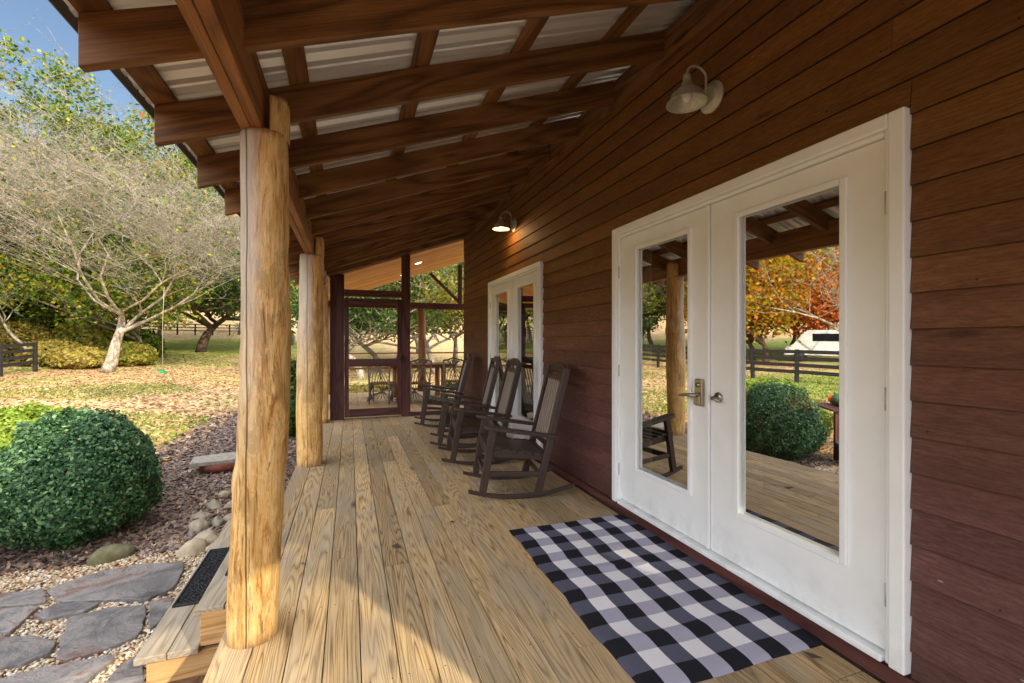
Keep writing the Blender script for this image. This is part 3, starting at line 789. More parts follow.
por = empty('screened_porch', (0, 8.1, 0), 0, 'open timber porch room with golden pine ceiling beyond the screen door', 'porch room')
def prel(o): o.location = (0, -8.1, 0); return o
mb = MB(); x = -.55
while x < 4.0:
    mb.box((x+.07, 10.15, -.0175), (.139, 4.0, .035), axis=1); x += .1435
prel(mb.build('floor_boards', M['deck'], por, bevel=.002))
mb = MB(); mb.box((1.7, 12.13, -.14), (4.5, .04, .2)); prel(mb.build('rim_joist', M['newpine'], por))
mb = MB(); y = 8.14
while y < 12.2:
    mb.bar((-.8, y+.07, ZR(-.8)+.012), (4.6, y+.07, ZR(4.6)+.012), .138, .02, up=Vector((-.353, 0, 1))); y += .1405
prel(mb.build('plank_ceiling', M['ceil'], por, bevel=.003))
for (x, y) in ((1.35, 9.6), (1.2, 11.0)):
    mb = MB(); n = Vector((-.353, 0, 1)).normalized(); Mr = Vector((0, 0, 1)).rotation_difference(n).to_matrix()
    mb.lathe([(0, -.012), (.06, -.012), (.075, -.004), (.075, .004)], (x, y, ZR(x)), n=20, M=Mr); prel(mb.build('recessed_lamp', M['canlight'], por))
mb = MB(); mb.box((1.9, 12.0, 2.235), (4.9, .12, .16), axis=0); prel(mb.build('tie_beam', M['dark'], por, bevel=.004))
mb = MB(); mb.bar((2.0, 12.0, 3.1), (2.8, 12.0, 2.34), .08, .07); prel(mb.build('brace', M['dark'], por))
mb = MB(); mb.box((2.8, 12.0, 2.85), (.1, .1, 1.05), axis=2); prel(mb.build('king_post', M['dark'], por))
for x in (-.45, 4.0):
    mb = MB(); mb.tube([(x, 12.0, 0), (x, 12.0, 2.16)], .1, 16); prel(mb.build('log_post', M['redlog'], por))
mb = MB(); mb.tube([(1.78, 12.0, 0), (1.79, 12.0, 1), (1.77, 12.0, 2.16)], [.105, .1, .098], 18); prel(mb.build('log_post', M['redlog'], por))
for z in (1.0, .62):
    mb = MB(); mb.box((1.7, 12.0, z), (4.2, .05, .05 if z < 1 else .035), axis=0); prel(mb.build('rail', M['table'], por))
for z in (1.0, .62):
    mb = MB(); mb.box((-.45, 10.0, z), (.05, 3.6, .05), axis=1); prel(mb.build('rail', M['table'], por))

# table and chairs in the screened porch
tb = empty('dining_table', (1.5, 10.55, 0), .05, 'rustic wooden table with log legs in the screened porch', 'table')
mb = MB()
for k in range(5): mb.box((0, -.38+.19*k, .765), (1.5, .182, .05), axis=0)
mb.build('tabletop', M['table'], tb, bevel=.003)
for sx in (-.5, .5):
    for sy in (-.3, .3):
        mb = MB(); mb.tube([(sx, sy, 0), (sx, sy, .745)], [.06, .055], 14); mb.build('leg', M['redlog'], tb)
def twig_chair(x, y, rz, label):
    c = empty('twig_chair', (x, y, 0), rz, label, 'twig chair')
    mb = MB(); mb.box((0, 0, .42), (.46, .44, .03)); mb.build('seat', M['table'], c, bevel=.004)
    for sx in (-.2, .2):
        mb = MB(); mb.tube([(sx, -.2, 0), (sx*1.03, -.19, .42)], .018, 8); mb.build('leg', M['twig'], c)
        mb = MB(); mb.tube([(sx, .2, 0), (sx, .21, .42), (sx*1.1, .27, .9)], .018, 8); mb.build('leg', M['twig'], c)
    mb = MB()
    for k in range(9):
        a = -.2+.05*k
        mb.tube([(a, .215, .42), (a*.6+.05*math.sin(k), .245, .65), (-a*.9, .27, .92)], .009, 6)
        mb.tube([(-.2+.08*k, -.2, .06), (.2-.08*k, -.2, .4)], .008, 6)
        mb.tube([(-.22, -.2+.07*k, .06), (-.22, .18-.07*k, .4)], .008, 6)
        mb.tube([(.22, -.2+.07*k, .06), (.22, .18-.07*k, .4)], .008, 6)
    mb.tube([(-.22, .27, .88), (0, .275, .95), (.22, .27, .88)], .015, 8); mb.build('twig_lattice', M['twig'], c)
twig_chair(.62, 9.95, 2.9, 'grey bent twig chair left of the porch table, seen through the screen door')
twig_chair(1.35, 9.75, 3.3, 'grey bent twig chair in front of the porch table, behind the door post')
twig_chair(2.15, 9.9, 3.0, 'grey bent twig chair at the right end of the porch table')

# ------------------------------------------------------------------ rocking chairs
def rocking_chair():
    c = empty('rocking_chair')
    GW = .27
    def rz_(u): return .018+.36*u*u
    for s_ in (-1, 1):
        mb = MB(); n = 22; vs = []; g = []; o = R.random()*20
        for i in range(n+1):
            u = -.46+.9*i/n; z0 = rz_(u)-.018; tk = .036-.012*abs(u)*2
            for (dy, dz) in ((-.017, 0), (.017, 0), (.017, tk), (-.017, tk)):
                vs.append((u, s_*GW+dy, z0+dz)); g.append((dy+o, dz+o, u))
        fs = []
        for i in range(n):
            for k in range(4):
                k2 = (k+1) % 4; fs.append((i*4+k, i*4+k2, i*4+4+k2, i*4+4+k))
        fs += [(3, 2, 1, 0), (n*4, n*4+1, n*4+2, n*4+3)]
        mb.add(vs, fs, g); mb.build('rocker', M['chair'], c, bevel=.003)
        mb = MB(); mb.bar((.325, s_*GW, rz_(.325)), (.235, s_*GW, .585), .042, .06, up=(1, 0, 0)); mb.build('front_leg', M['chair'], c, bevel=.004)
        mb = MB(); mb.bar((-.14, s_*GW, rz_(.14)), (-.4, s_*(GW-.015), 1.075), .04, .06, up=(1, 0, 0)); mb.build('back_post', M['chair'], c, bevel=.006)
        # arm, rounded front
        mb = MB(); poly = [(-.3, -.03), (-.3, .03), (-.05, .05), (.24, .058), (.3, .04), (.315, 0), (.3, -.04), (.24, -.05), (-.05, -.035)]
        n = len(poly); sl = .09/.55
        zt_ = lambda u: .6-(.3-u)*sl
        vs = [(p[0], s_*(GW+.01)+p[1], zt_(p[0])-.014) for p in poly]+[(p[0], s_*(GW+.01)+p[1], zt_(p[0])+.014) for p in poly]
        fs = [tuple(range(n-1, -1, -1)), tuple(range(n, 2*n))]+[(i, (i+1) % n, n+(i+1) % n, n+i) for i in range(n)]
        mb.add(vs, fs); mb.build('armrest', M['chair'], c, bevel=.005)
        mb = MB(); mb.bar((.29, s_*GW, .22), (-.19, s_*GW, .19), .022, .04); mb.build('side_stretcher', M['chair'], c, bevel=.003)
        mb = MB(); mb.bar((.25, s_*(GW-.03), .385), (-.235, s_*(GW-.03), .33), .022, .07); mb.build('side_rail', M['chair'], c, bevel=.003)
    mb = MB()
    for k in range(8):          # seat slats across, dished
        u = .265-.066*k; zz = .44-.012*k-.012*math.sin(PI*k/7)
        mb.box((u, 0, zz), (.06, .56 if k else .6, .018), axis=1, M=None)
    mb.build('seat', M['chair'], c, bevel=.003)
    mb = MB(); mb.box((.275, 0, .385), (.022, .5, .085), axis=1); mb.build('front_rail', M['chair'], c, bevel=.003)
    mb = MB(); mb.box((.298, 0, .2), (.022, .5, .05), axis=1); mb.build('front_stretcher', M['chair'], c, bevel=.003)
    mb = MB(); mb.box((-.18, 0, .17), (.022, .5, .04), axis=1); mb.build('rear_stretcher', M['chair'], c, bevel=.003)
    # back: along the raked line
    def bp(zz): return -.14-(zz-.06)*(.265/1.03)
    for k in range(7):
        y = -.192+.064*k
        mb = MB(); mb.bar((bp(.43), y, .43), (bp(.96), y, .96), .03, .013, up=(1, 0, 0)); mb.build('back_slat', M['slat'], c, bevel=.002)
    mb = MB(); mb.bar((bp(.43), -.25, .43), (bp(.43), .25, .43), .05, .024, up=(1, 0, 0)); mb.build('lower_back_rail', M['chair'], c, bevel=.003)
    mb = MB(); mb.bar((bp(.975), -.245, .975), (bp(.975), .245, .975), .05, .022, up=(1, 0, 0)); mb.build('upper_back_rail', M['chair'], c, bevel=.003)
    # arched crown
    mb = MB(); n = 14; vs = []; fs = []
    for i in range(n+1):
        y = -.235+.47*i/n; zt2 = 1.05+.062*math.sqrt(max(0, 1-(y/.2351)**2))
        for (zz, dx) in ((1.025, -.011), (1.035, .011), (zt2, .011), (zt2, -.011)): vs.append((bp(zz)+dx, y, zz))
    for i in range(n):
        for k in range(4):
            k2 = (k+1) % 4; fs.append((i*4+k, i*4+k2, i*4+4+k2, i*4+4+k))
    fs += [(3, 2, 1, 0), (n*4, n*4+1, n*4+2, n*4+3)]
    mb.add(vs, fs); mb.build('crown_rail', M['chair'], c, bevel=.003)
    return c
rc = rocking_chair()
spots = [(1.38, 3.77, 9, 'dark brown slatted rocking chair nearest the camera, beside the near door'),
         (1.36, 4.86, 7, 'dark brown slatted rocking chair, second in the row from the camera'),
         (1.39, 5.66, 10, 'dark brown slatted rocking chair, third in the row, before the far door'),
         (1.38, 7.08, 8, 'dark brown slatted rocking chair farthest away, close to the screen wall')]
chairs = [rc]+[copy_tree(rc) for _ in spots[1:]]
for o, (x, y, a, lb) in zip(chairs, spots):
    o.location = (x, y, 0); o.rotation_euler = (0, 0, PI-math.radians(a)); tag(o, lb, 'rocking chair', 'rocking chairs in a row on the porch')

# ------------------------------------------------------------------ mats
mb = MB(); nx, ny = 46, 78; vs = []; g = []; W_, L_ = .92, 1.55
cu, cv = 11, 17.6
for j in range(ny+1):
    for i in range(nx+1):
        x = W_*i/nx; y = L_*j/ny
        z = .0065+.009*math.exp(-((y-.86-.06*math.sin(x*4)+.1*x)/.016)**2)*(.4+.6*math.sin(x*3.2))+.004*math.exp(-((y-.3+.08*x)/.03)**2)+.0016*math.sin(x*9+y*4)*math.sin(y*7)
        if j == 0 or j == ny or i == 0 or i == nx: z = .001
        ex = .006*math.sin(y*11)+.003*math.sin(y*29); vs.append((x+ex, y+.003*math.sin(x*13), z)); g.append((i/nx*9, (ny-j)/ny*15, 0))
fs = [(j*(nx+1)+i, j*(nx+1)+i+1, (j+1)*(nx+1)+i+1, (j+1)*(nx+1)+i) for j in range(ny) for i in range(nx)]
mb.add(vs, fs, g, smooth=True); o = mb.build('doormat', M['check']); o.location = (1.015, 1.385, .0); o.rotation_euler = (0, 0, math.radians(-.6))
tag(o, 'black and white buffalo check rug before the near door', 'rug')

# ------------------------------------------------------------------ steps
st = empty('steps', (-.78, 2.85, -.5), 0, 'two weathered wooden steps down from the deck beside the near post', 'steps')
def strel(o): o.location = (.78, -2.85, .5); return o
SY0, SY1 = 2.83, 4.75
for (x0, x1, zt_, nm) in ((-1.045, -.905, -.33, 'tread'), (-.9, -.762, -.33, 'tread'), (-.80, -.66, -.165, 'tread'), (-.655, -.535, -.165, 'tread')):
    mb = MB(); off = .0 if zt_ < -.2 else -.09
    ya_ = SY0-off*.8; mb.box(((x0+x1)/2, (ya_+SY1)/2, zt_-.018), (x1-x0, SY1-ya_, .036), axis=1); strel(mb.build(nm, M['tread'], st, bevel=.005, seg=3))
for y in (SY0+.05, SY1-.06):
    mb = MB(); mb.box((-.77, y, -.455), (.46, .04, .175), axis=0); mb.box((-.655, y, -.265), (.21, .04, .16), axis=0); strel(mb.build('stringer', M['newpine'], st, bevel=.003))
mb = MB(); mb.box((-.985, (SY0+SY1)/2+.02, -.45), (.03, SY1-SY0-.18, .17), axis=1); mb.box((-.745, (SY0+SY1)/2+.02, -.26), (.025, SY1-SY0-.18, .15), axis=1); strel(mb.build('riser', M['newpine'], st, bevel=.002))
# scrolled rubber mats on the treads
def tread_mat(cx, cy, z, label, L=.8, W=.19):
    root = empty('tread_mat', (cx, cy, z), 0, label, 'tread mat', 'black scrolled rubber mats on the steps')
    mb = MB(); mb.box((0, 0, .003), (W, L, .005)); mb.build('backing', M['rubber'], root, bevel=.001)
    mb = MB()
    for s_ in (-1, 1):
        mb.box((s_*(W/2-.006), 0, .008), (.012, L, .012)); mb.box((0, s_*(L/2-.006), .008), (W-.026, .012, .012))
    mb.build('border', M['rubber'], root, bevel=.002)
    mb = MB(); rr = random.Random(4)
    for i in range(5):
        for j in range(19):
            x = -W/2+.03+(W-.06)*i/4; y = -L/2+.035+(L-.07)*j/18; d = 1 if (i+j) % 2 else -1; ph = rr.random()*6.28
            pts = [(x+(.004+.0022*k)*math.cos(ph+d*k*.75), y+(.004+.0022*k)*math.sin(ph+d*k*.75), .008) for k in range(9)]
            mb.tube(pts, .0035, 5)
    mb.build('scroll_pattern', M['rubber'], root)
tread_mat(-.93, 3.7, -.33, 'black scrolled rubber mat lying on the lower step')
tread_mat(-.64, 3.66, -.165, 'black scrolled rubber mat lying on the upper step')

# ------------------------------------------------------------------ path and bed
GZ = -.5
def g2(cx, cy, z=-.47):      # from a point noted on the photograph to the ground plane
    return onz(cx/3., 455+cy/3., z)
flags = [
 ('large slate flagstone with a rusty patch, below the round bush', [(155, 405), (235, 372), (330, 345), (450, 328), (545, 325), (535, 360), (515, 395), (440, 430), (300, 432), (190, 437)]),
 ('pale slate flagstone at the left edge, below the bush', [(-150, 470), (-100, 425), (20, 415), (125, 402), (132, 440), (10, 452)]),
 ('narrow slate flagstone between the two largest ones', [(108, 477), (165, 450), (235, 441), (292, 446), (250, 470), (130, 492)]),
 ('small dark flagstone at the left edge above the pale one', [(-160, 480), (0, 464), (115, 455), (72, 490), (30, 528), (-160, 534)]),
 ('square dark slate flagstone in the middle of the path', [(215, 487), (320, 462), (430, 449), (425, 500), (408, 540), (300, 580), (205, 608), (180, 600), (192, 540)]),
 ('pale flagstone at the left edge below the small dark one', [(-160, 560), (-20, 545), (110, 546), (160, 560), (150, 590), (60, 625), (-120, 655)]),
 ('long dark flagstone at the bottom left corner of the path', [(-60, 690), (60, 655), (180, 628), (322, 600), (332, 612), (285, 650), (230, 700), (120, 760), (-100, 780)]),
 ('narrow flagstone tucked against the lower step', [(452, 442), (500, 428), (520, 428), (500, 465), (470, 505), (448, 520)]),
 ('flagstone lying at the foot of the steps', [(300, 700), (350, 640), (400, 605), (425, 625), (428, 690), (400, 760), (310, 770)]),
]
for lb, poly in flags:
    P = [g2(*p) for p in poly]; pts = []
    qx = sum(p[0] for p in P)/len(P); qy = sum(p[1] for p in P)/len(P); P = [(qx+(p[0]-qx)*1.06, qy+(p[1]-qy)*1.06) for p in P]
    n = len(P); rr = random.Random(len(poly)+int(P[0][0]*100))
    for i in range(n):      # subdivide with a ragged edge
        a, b = Vector(P[i]), Vector(P[(i+1) % n])
        m_ = max(2, int((b-a).length/.05))
        for k in range(m_):
            q = a.lerp(b, k/m_); pts.append((q.x+rr.uniform(-.008, .008), q.y+rr.uniform(-.008, .008)))
    mb = MB(); mb.prism(pts, -.5, -.468+rr.uniform(-.004, .004)); o = mb.build('flagstone', M['flag'], bevel=.006); tag(o, lb, 'flagstone', 'slate flagstones of the garden path')
river = [(605, 172, .1, .07, 'flat oval stone second up the row beside the steps'), (600, 205, .11, .08, 'broad pale stone below the flat oval one beside the steps'),
 (655, 197, .07, .09, 'upright narrow stone leaning in the row beside the steps'), (615, 237, .13, .07, 'large pale stone just above the lower step'),
 (645, 143, .1, .08, 'mossy green grey stone upper in the row near the post'), (675, 112, .08, .07, 'topmost river stone beside the post'),
 (684, 216, .06, .06, 'small stone squeezed against the post and step'), (585, 272, .13, .08, 'dull brown stone lowest in the row, by the gravel'),
 (690, 182, .07, .06, 'small round stone hidden beside the post'), (640, 262, .06, .04, 'flat stone touching the far end of the lower step'), (700, 140, .08, .06, 'stone behind the near post')]
for i, (a, b, w, h, lb) in enumerate(river):
    x, y = g2(a, b, -.44); mb = MB(); mb.blob((x, y, -.48), (w*.95, w*.62, h*.85), seed=i, rough=.26, nu=20, nv=12, rz=R.random()*3, flat=.6)
    tag(mb.build('river_stone', M['river']), lb, 'stone', 'rounded river stones beside the steps')
x, y = g2(345, 290, -.45); mb = MB(); mb.blob((x, y, -.48), (.17, .12, .09), seed=33, rough=.2, nu=18, nv=10, rz=.4, flat=.6)
tag(mb.build('mossy_rock', M['mossy']), 'flat mossy rock at the foot of the round green bush', 'rock')
# stone slab on a red block
x, y = onz(222, 470, -.5); sl = empty('stone_bench', (x, y, -.5), .2, 'pale stone slab on a red brick base in the mulch bed', 'stone slab')
mb = MB(); mb.prism([(-.36, -.2), (-.1, -.24), (.3, -.22), (.4, -.05), (.36, .2), (0, .24), (-.34, .18)], .13, .19); mb.build('slab', M['stone_pale'], sl, bevel=.012, seg=3)
mb = MB(); mb.lathe([(.0, 0), (.2, 0), (.26, .06), (.28, .13), (0, .13)], (0, 0, 0), 24); mb.build('base', M['brick'], sl)

rng = np.random.default_rng(5)
# pea gravel
xs_ = rng.uniform(-3.6, -.98, 34000); yy_ = rng.uniform(2.1, 5.0, 34000)
def in_poly(x, y, poly):
    c = False; j = len(poly)-1
    for i in range(len(poly)):
        if (poly[i][1] > y) != (poly[j][1] > y) and x < (poly[j][0]-poly[i][0])*(y-poly[i][1])/(poly[j][1]-poly[i][1])+poly[i][0]: c = not c
        j = i
    return c
FP = [[g2(*p) for p in poly] for _, poly in flags]
mb = MB(); cnt = 0
OCT = [(1, 0, 0), (0, 1, 0), (-1, 0, 0), (0, -1, 0), (0, 0, 1), (.7, .7, .45), (-.7, .7, .45), (-.7, -.7, .45), (.7, -.7, .45)]
OF = [(0, 5, 8), (1, 6, 5), (2, 7, 6), (3, 8, 7), (0, 1, 5), (1, 2, 6), (2, 3, 7), (3, 0, 8), (5, 6, 4), (6, 7, 4), (7, 8, 4), (8, 5, 4)]
for x, y in zip(xs_, yy_):
    lim = 4.62+.12*math.sin(x*3)+.08*math.sin(x*7)+(.1 if x > -1.5 else 0)
    if y > lim or any(in_poly(x, y, q) for q in FP): continue
    r = R.uniform(.006, .0135); a = R.random()*6.28; ca, sa = math.cos(a)*r, math.sin(a)*r; f_ = R.uniform(.6, 1)
    z0 = -.5+R.uniform(-.002, .012)
    mb.add([(x+p[0]*ca*1.3-p[1]*sa*f_, y+p[0]*sa*1.3+p[1]*ca*f_, z0+p[2]*r*.8) for p in OCT], OF, smooth=True); cnt += 1
o = mb.build('pea_gravel', M['pebble']); tag(o, 'tan pea gravel filling the gaps between the flagstones', 'gravel', kind='stuff')
# mulch chips
def scatter(name, n, xr, yr, size, mat, label, cat, keep=lambda x, y: True, aspect=2.2, tilt=.35, lift=.01, seed=1):
    rg = np.random.default_rng(seed); P = []
    while len(P) < n:
        x = rg.uniform(*xr); y = rg.uniform(*yr)
        if keep(x, y): P.append((x, y, gz(x, y)+lift*rg.random()+.004))
    P = np.array(P); N = np.stack([rg.normal(size=n)*tilt, rg.normal(size=n)*tilt, np.ones(n)], 1)
    o = quads(name, P, N, size, mat, aspect=aspect, rng=rg); tag(o, label, cat, kind='stuff'); return o
scatter('bark_mulch', 24000, (-2.9, -.5), (4.6, 13.5), .035, M['chip'], 'grey brown bark mulch in the bed along the deck', 'mulch', lift=.02, seed=2,
        keep=lambda x, y: R.random() < 1.3/(1+.09*(y-4)**2) or R.random() < .25)
scatter('bark_mulch', 5000, (-4.5, -1.2), (4.3, 6.2), .03, M['litter'], 'brown dead leaves on the soil under the bushes', 'dead leaves', lift=.01, seed=12)
def lawnkeep(x, y):
    r = math.hypot(x, y); return r > 6 and x < -2.4-.0*y and R.random() < min(1, 12/r)
scatter('fallen_leaves', 30000, (-24, -2.5), (3, 42), .085, M['litter'], 'tan fallen leaves strewn over the lawn', 'fallen leaves', keep=lambda x, y: math.hypot(x, y) > 7 and R.random() < min(1, 10/math.hypot(x, y)) and not (x < -10 and y < 18), lift=.02, aspect=1.3, seed=3)
scatter('fallen_leaves', 9000, (-3, 16), (12.6, 36), .085, M['litter'], 'orange tan fallen leaves on the slope beyond the screened porch', 'fallen leaves', lift=.02, aspect=1.3, seed=4)
# grass
rg = np.random.default_rng(9); P = []
while len(P) < 22000:
    x = rg.uniform(-20, -3); y = rg.uniform(2, 24); r = math.hypot(x, y)
    if r < 7 or R.random() > min(1, 9/r): continue
    if math.sin(x*.7+1.3*math.sin(y*.4))+math.sin(y*.8+x*.2) < .35 and not (x < -10 and y < 18): continue
    P.append((x, y, gz(x, y)+.02))
P = np.array(P); N = np.stack([rg.normal(size=len(P)), rg.normal(size=len(P)), .35*np.ones(len(P))], 1)
tag(quads('lawn_grass', P, N, .05, M['grassblade'], aspect=1.8, rng=rg), 'short patchy grass growing through the fallen leaves', 'grass', kind='stuff')

# a few fallen leaves on the deck
for i, (px, py, lb) in enumerate(((303, 565, 'small dark dead leaf on the deck beside the near post'), (396, 547, 'dark dead leaf in the middle of the deck boards'), (374, 441, 'tiny dead leaf on the deck near the screen door'), (812, 657, 'flat brown leaf on the deck at the corner of the rug'), (352, 505, 'small curled leaf on the third deck board from the edge'), (452, 523, 'tiny dead leaf left of the rug corner'), (590, 500, 'dead leaf against the trim below the near door hinge'))):
    x, y = onz(px, py, 0); q = quads('dead_leaf', np.array([(x, y, .012)]), np.array([(.15, .1, 1.)]), .045, M['chip'], rng=np.random.default_rng(i)); tag(q, lb, 'leaf')

# ------------------------------------------------------------------ plants
def bush(name, c, d, n, size, mat, label, seed, under='dark_bark'):
    root = empty(name, (c[0], c[1], gz(c[0], c[1])), 0, label, 'bush')
    rg = np.random.default_rng(seed); v = rg.normal(size=(n, 3)); v /= np.linalg.norm(v, axis=1, keepdims=True)
    az = np.arctan2(v[:, 1], v[:, 0])
    lump = 1+.05*np.sin(4*az+3*v[:, 2]+seed)+.05*np.sin(6*v[:, 0]+5*v[:, 2])+.035*np.sin(13*v[:, 1]+9*v[:, 0]+7*v[:, 2])+.03*np.sin(19*v[:, 2]+15*v[:, 0])
    r = lump*(1-.2*rg.random(n)**1.3)+.03*rg.normal(size=n)*(rg.random(n) < .3)
    sh = (np.sin(37*v[:, 0]+5*seed)*np.sin(41*v[:, 1]+2)*np.sin(33*v[:, 2]+1) > .55); r = r+sh*.07*rg.random(n)
    P = v*r[:, None]*np.array(d); tp = 1.06-.2*np.clip(v[:, 2], -.4, 1); P[:, 0] *= tp; P[:, 1] *= tp; P[:, 2] += d[2]*.93
    low = P[:, 2] < .01; P[low, 2] = .01+.1*rg.random(low.sum())
    N = v+rg.normal(size=(n, 3))*.55+np.array([0, 0, .25])
    quads('foliage', P, N, size, mat, root, aspect=1.7, rng=rg)
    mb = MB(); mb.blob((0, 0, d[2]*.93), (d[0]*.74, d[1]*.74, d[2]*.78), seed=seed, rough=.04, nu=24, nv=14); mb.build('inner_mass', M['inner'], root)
    mb = MB()
    for k in range(7):
        a = k*.9; mb.tube([(.05*math.cos(a), .05*math.sin(a), 0), (d[0]*.5*math.cos(a), d[1]*.5*math.sin(a), d[2]*.8)], [.02, .008], 5)
    mb.build('stem', M['dark_bark'], root)
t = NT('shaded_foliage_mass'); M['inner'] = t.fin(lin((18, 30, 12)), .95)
cx_, cy_ = -2.38, 5.3
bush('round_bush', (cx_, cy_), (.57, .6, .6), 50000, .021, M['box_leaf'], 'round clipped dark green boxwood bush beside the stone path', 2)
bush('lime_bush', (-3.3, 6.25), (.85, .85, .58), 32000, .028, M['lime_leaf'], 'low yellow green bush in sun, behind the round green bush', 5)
# garden table with autumn decoration, just outside the left edge, mirrored in the near door
gt = empty('garden_table', (-3.4, 4.9, -.5), .6, 'dark wooden garden table carrying pumpkins, mirrored in the near door', 'table')
mb = MB()
for k in range(4): mb.box((-.27+.18*k, 0, .77), (.172, .95, .03), axis=1)
mb.build('tabletop', M['dark'], gt, bevel=.003)
for sx in (-.28, .28):
    for sy in (-.4, .4):
        mb = MB(); mb.box((sx, sy, .377), (.07, .07, .755), axis=2); mb.build('leg', M['dark'], gt, bevel=.003)
pumpkin('pumpkin', -3.38, 4.95, .285, .15, 'gourd', 'large green pumpkin in the middle of the garden table')
pumpkin('pumpkin', -3.24, 4.72, .285, .11, 'pumpkin', 'orange pumpkin in front of the green one on the garden table')
pumpkin('pumpkin', -3.52, 5.14, .285, .12, 'pumpkin', 'orange pumpkin behind the green one on the garden table')
pumpkin('pumpkin', -3.56, 4.8, .285, .09, 'pumpkin', 'smallest orange pumpkin on the garden table')
mb = MB(); mb.lathe([(0, 0), (.15, 0), (.2, .3), (.215, .3), (.215, .32), (.19, .32), (.14, .03), (0, .03)], (-2.9, 4.45, -.5), 24)
t = NT('blue_enamel'); M['blue'] = t.fin(lin((52, 96, 130)), .4); tag(mb.build('bucket', M['blue']), 'blue bucket on the ground before the garden table', 'bucket')
mb = MB(); mb.lathe([(0, 0), (.12, 0), (.17, .26), (.19, .26), (.19, .31), (.165, .31), (.11, .03), (0, .03)], (-3.05, 4.1, -.5), 24)
t = NT('terracotta'); M['terra'] = t.fin(lin((176, 92, 58)), .8); tag(mb.build('flower_pot', M['terra']), 'terracotta pot on the ground before the garden table', 'pot')
bush('shrub', (-.95, 9.6), (.45, .5, .75), 9000, .05, M['dark_leaf'], 'dark green shrub seen between the log posts', 13)
bush('groundcover_bush', (3.6, 13.6), (1.5, .6, .28), 9000, .06, M['dark_leaf'], 'low dark ivy hedge beyond the screened porch railing', 14)
bush('groundcover_bush', (.6, 14.2), (1.4, .6, .26), 8000, .06, M['brush'], 'low dry shrub bed beyond the railing, seen through the screen door', 15)

def tree(name, x, y, height, spread, mat, bark, label, seed, nleaf=14000, leaf=.2, fork=.28, trunk=.25, levels=3, lean=(0, 0), crown_lo=.25, tiprad=.02, kids=(5, 5, 5), up=.25, clump=.5, group=None, maxr=99, wig=.22, lenk=.62):
    rr = random.Random(seed); zb = gz(x, y)
    root = empty(name, (x, y, zb-.05), 0, label, 'tree', group)
    tb_ = MB(); tips = []
    def br(p, d, L, r, lv):
        n = 4+(2 if lv == 0 else 0) if lv < 3 else 3
        pts = [p]; rads = [r]; q = p.copy(); dd = d.copy()
        for i in range(n):
            dd = (dd+Vector((rr.gauss(0, wig), rr.gauss(0, wig), rr.gauss(0, wig*.6)+up*.25*(lv > 0)))).normalized()
            q = q+dd*(L/n); pts.append(q.copy()); rads.append(max(tiprad*.6, r*(1-.6*(i+1)/n)))
        tb_.tube(pts, rads, 10 if lv == 0 else (6 if lv == 1 else (4 if lv == 2 else 3)), caps=(lv < 1))
        if lv >= 1:
            for q_ in pts[2:]: tips.append((q_.x, q_.y, q_.z, lv))
        if lv < levels:
            for k in range(kids[min(lv, len(kids)-1)]):
                i = rr.randint(1 if lv else max(1, n-2), n); st_ = pts[i]
                dirn = (pts[i]-pts[i-1]).normalized()
                a = rr.random()*6.28; side = Vector((math.cos(a), math.sin(a), rr.uniform(-.15, .5)))
                nd = (dirn*rr.uniform(.25, .8)+side*rr.uniform(.7, 1.1)*(spread/height*1.6 if lv == 0 else 1)).normalized()
                br(st_.copy(), nd, L*rr.uniform(lenk-.12, lenk+.14) if lv else height*(1-fork)*rr.uniform(.55, .8)*(.6+.4*spread/height*1.5), max(tiprad, rads[i]*rr.uniform(.5, .75)), lv+1)
    br(Vector((0, 0, 0)), Vector((lean[0], lean[1], 1)).normalized(), height*fork*1.25, trunk, 0)
    T = np.array(tips)
    # rescale to the asked height
    V = np.array([tuple(v) for v in tb_.v]); mz = np.percentile(T[:, 2], 97); kz = (height*.95-height*fork)/(mz-height*fork)
    def resc(A):
        hi = A[:, 2] > height*fork; A[hi, 2] = height*fork+(A[hi, 2]-height*fork)*kz; A[:, 2] = np.maximum(A[:, 2], 0); return A
    V = resc(V); tb_.v = [tuple(v) for v in V]; T[:, :3] = resc(T[:, :3].copy())
    tb_.build('trunk', M[bark], root)
    if nleaf:
        rg = np.random.default_rng(seed); T = T[(T[:, 3] >= max(1, levels-1)) & (T[:, 2] > height*crown_lo)]
        pick = rg.integers(0, len(T), nleaf); Pn = T[pick, :3]+rg.normal(size=(nleaf, 3))*np.array([clump, clump, clump*.7])
        Pn = Pn[(Pn[:, 2] > height*crown_lo*.7) & (np.hypot(Pn[:, 0], Pn[:, 1]) < maxr)]
        N = rg.normal(size=Pn.shape)+np.array([0, 0, .8])
        quads('crown', Pn, N, leaf, M[mat], root, aspect=1.4, rng=rg)
    return root
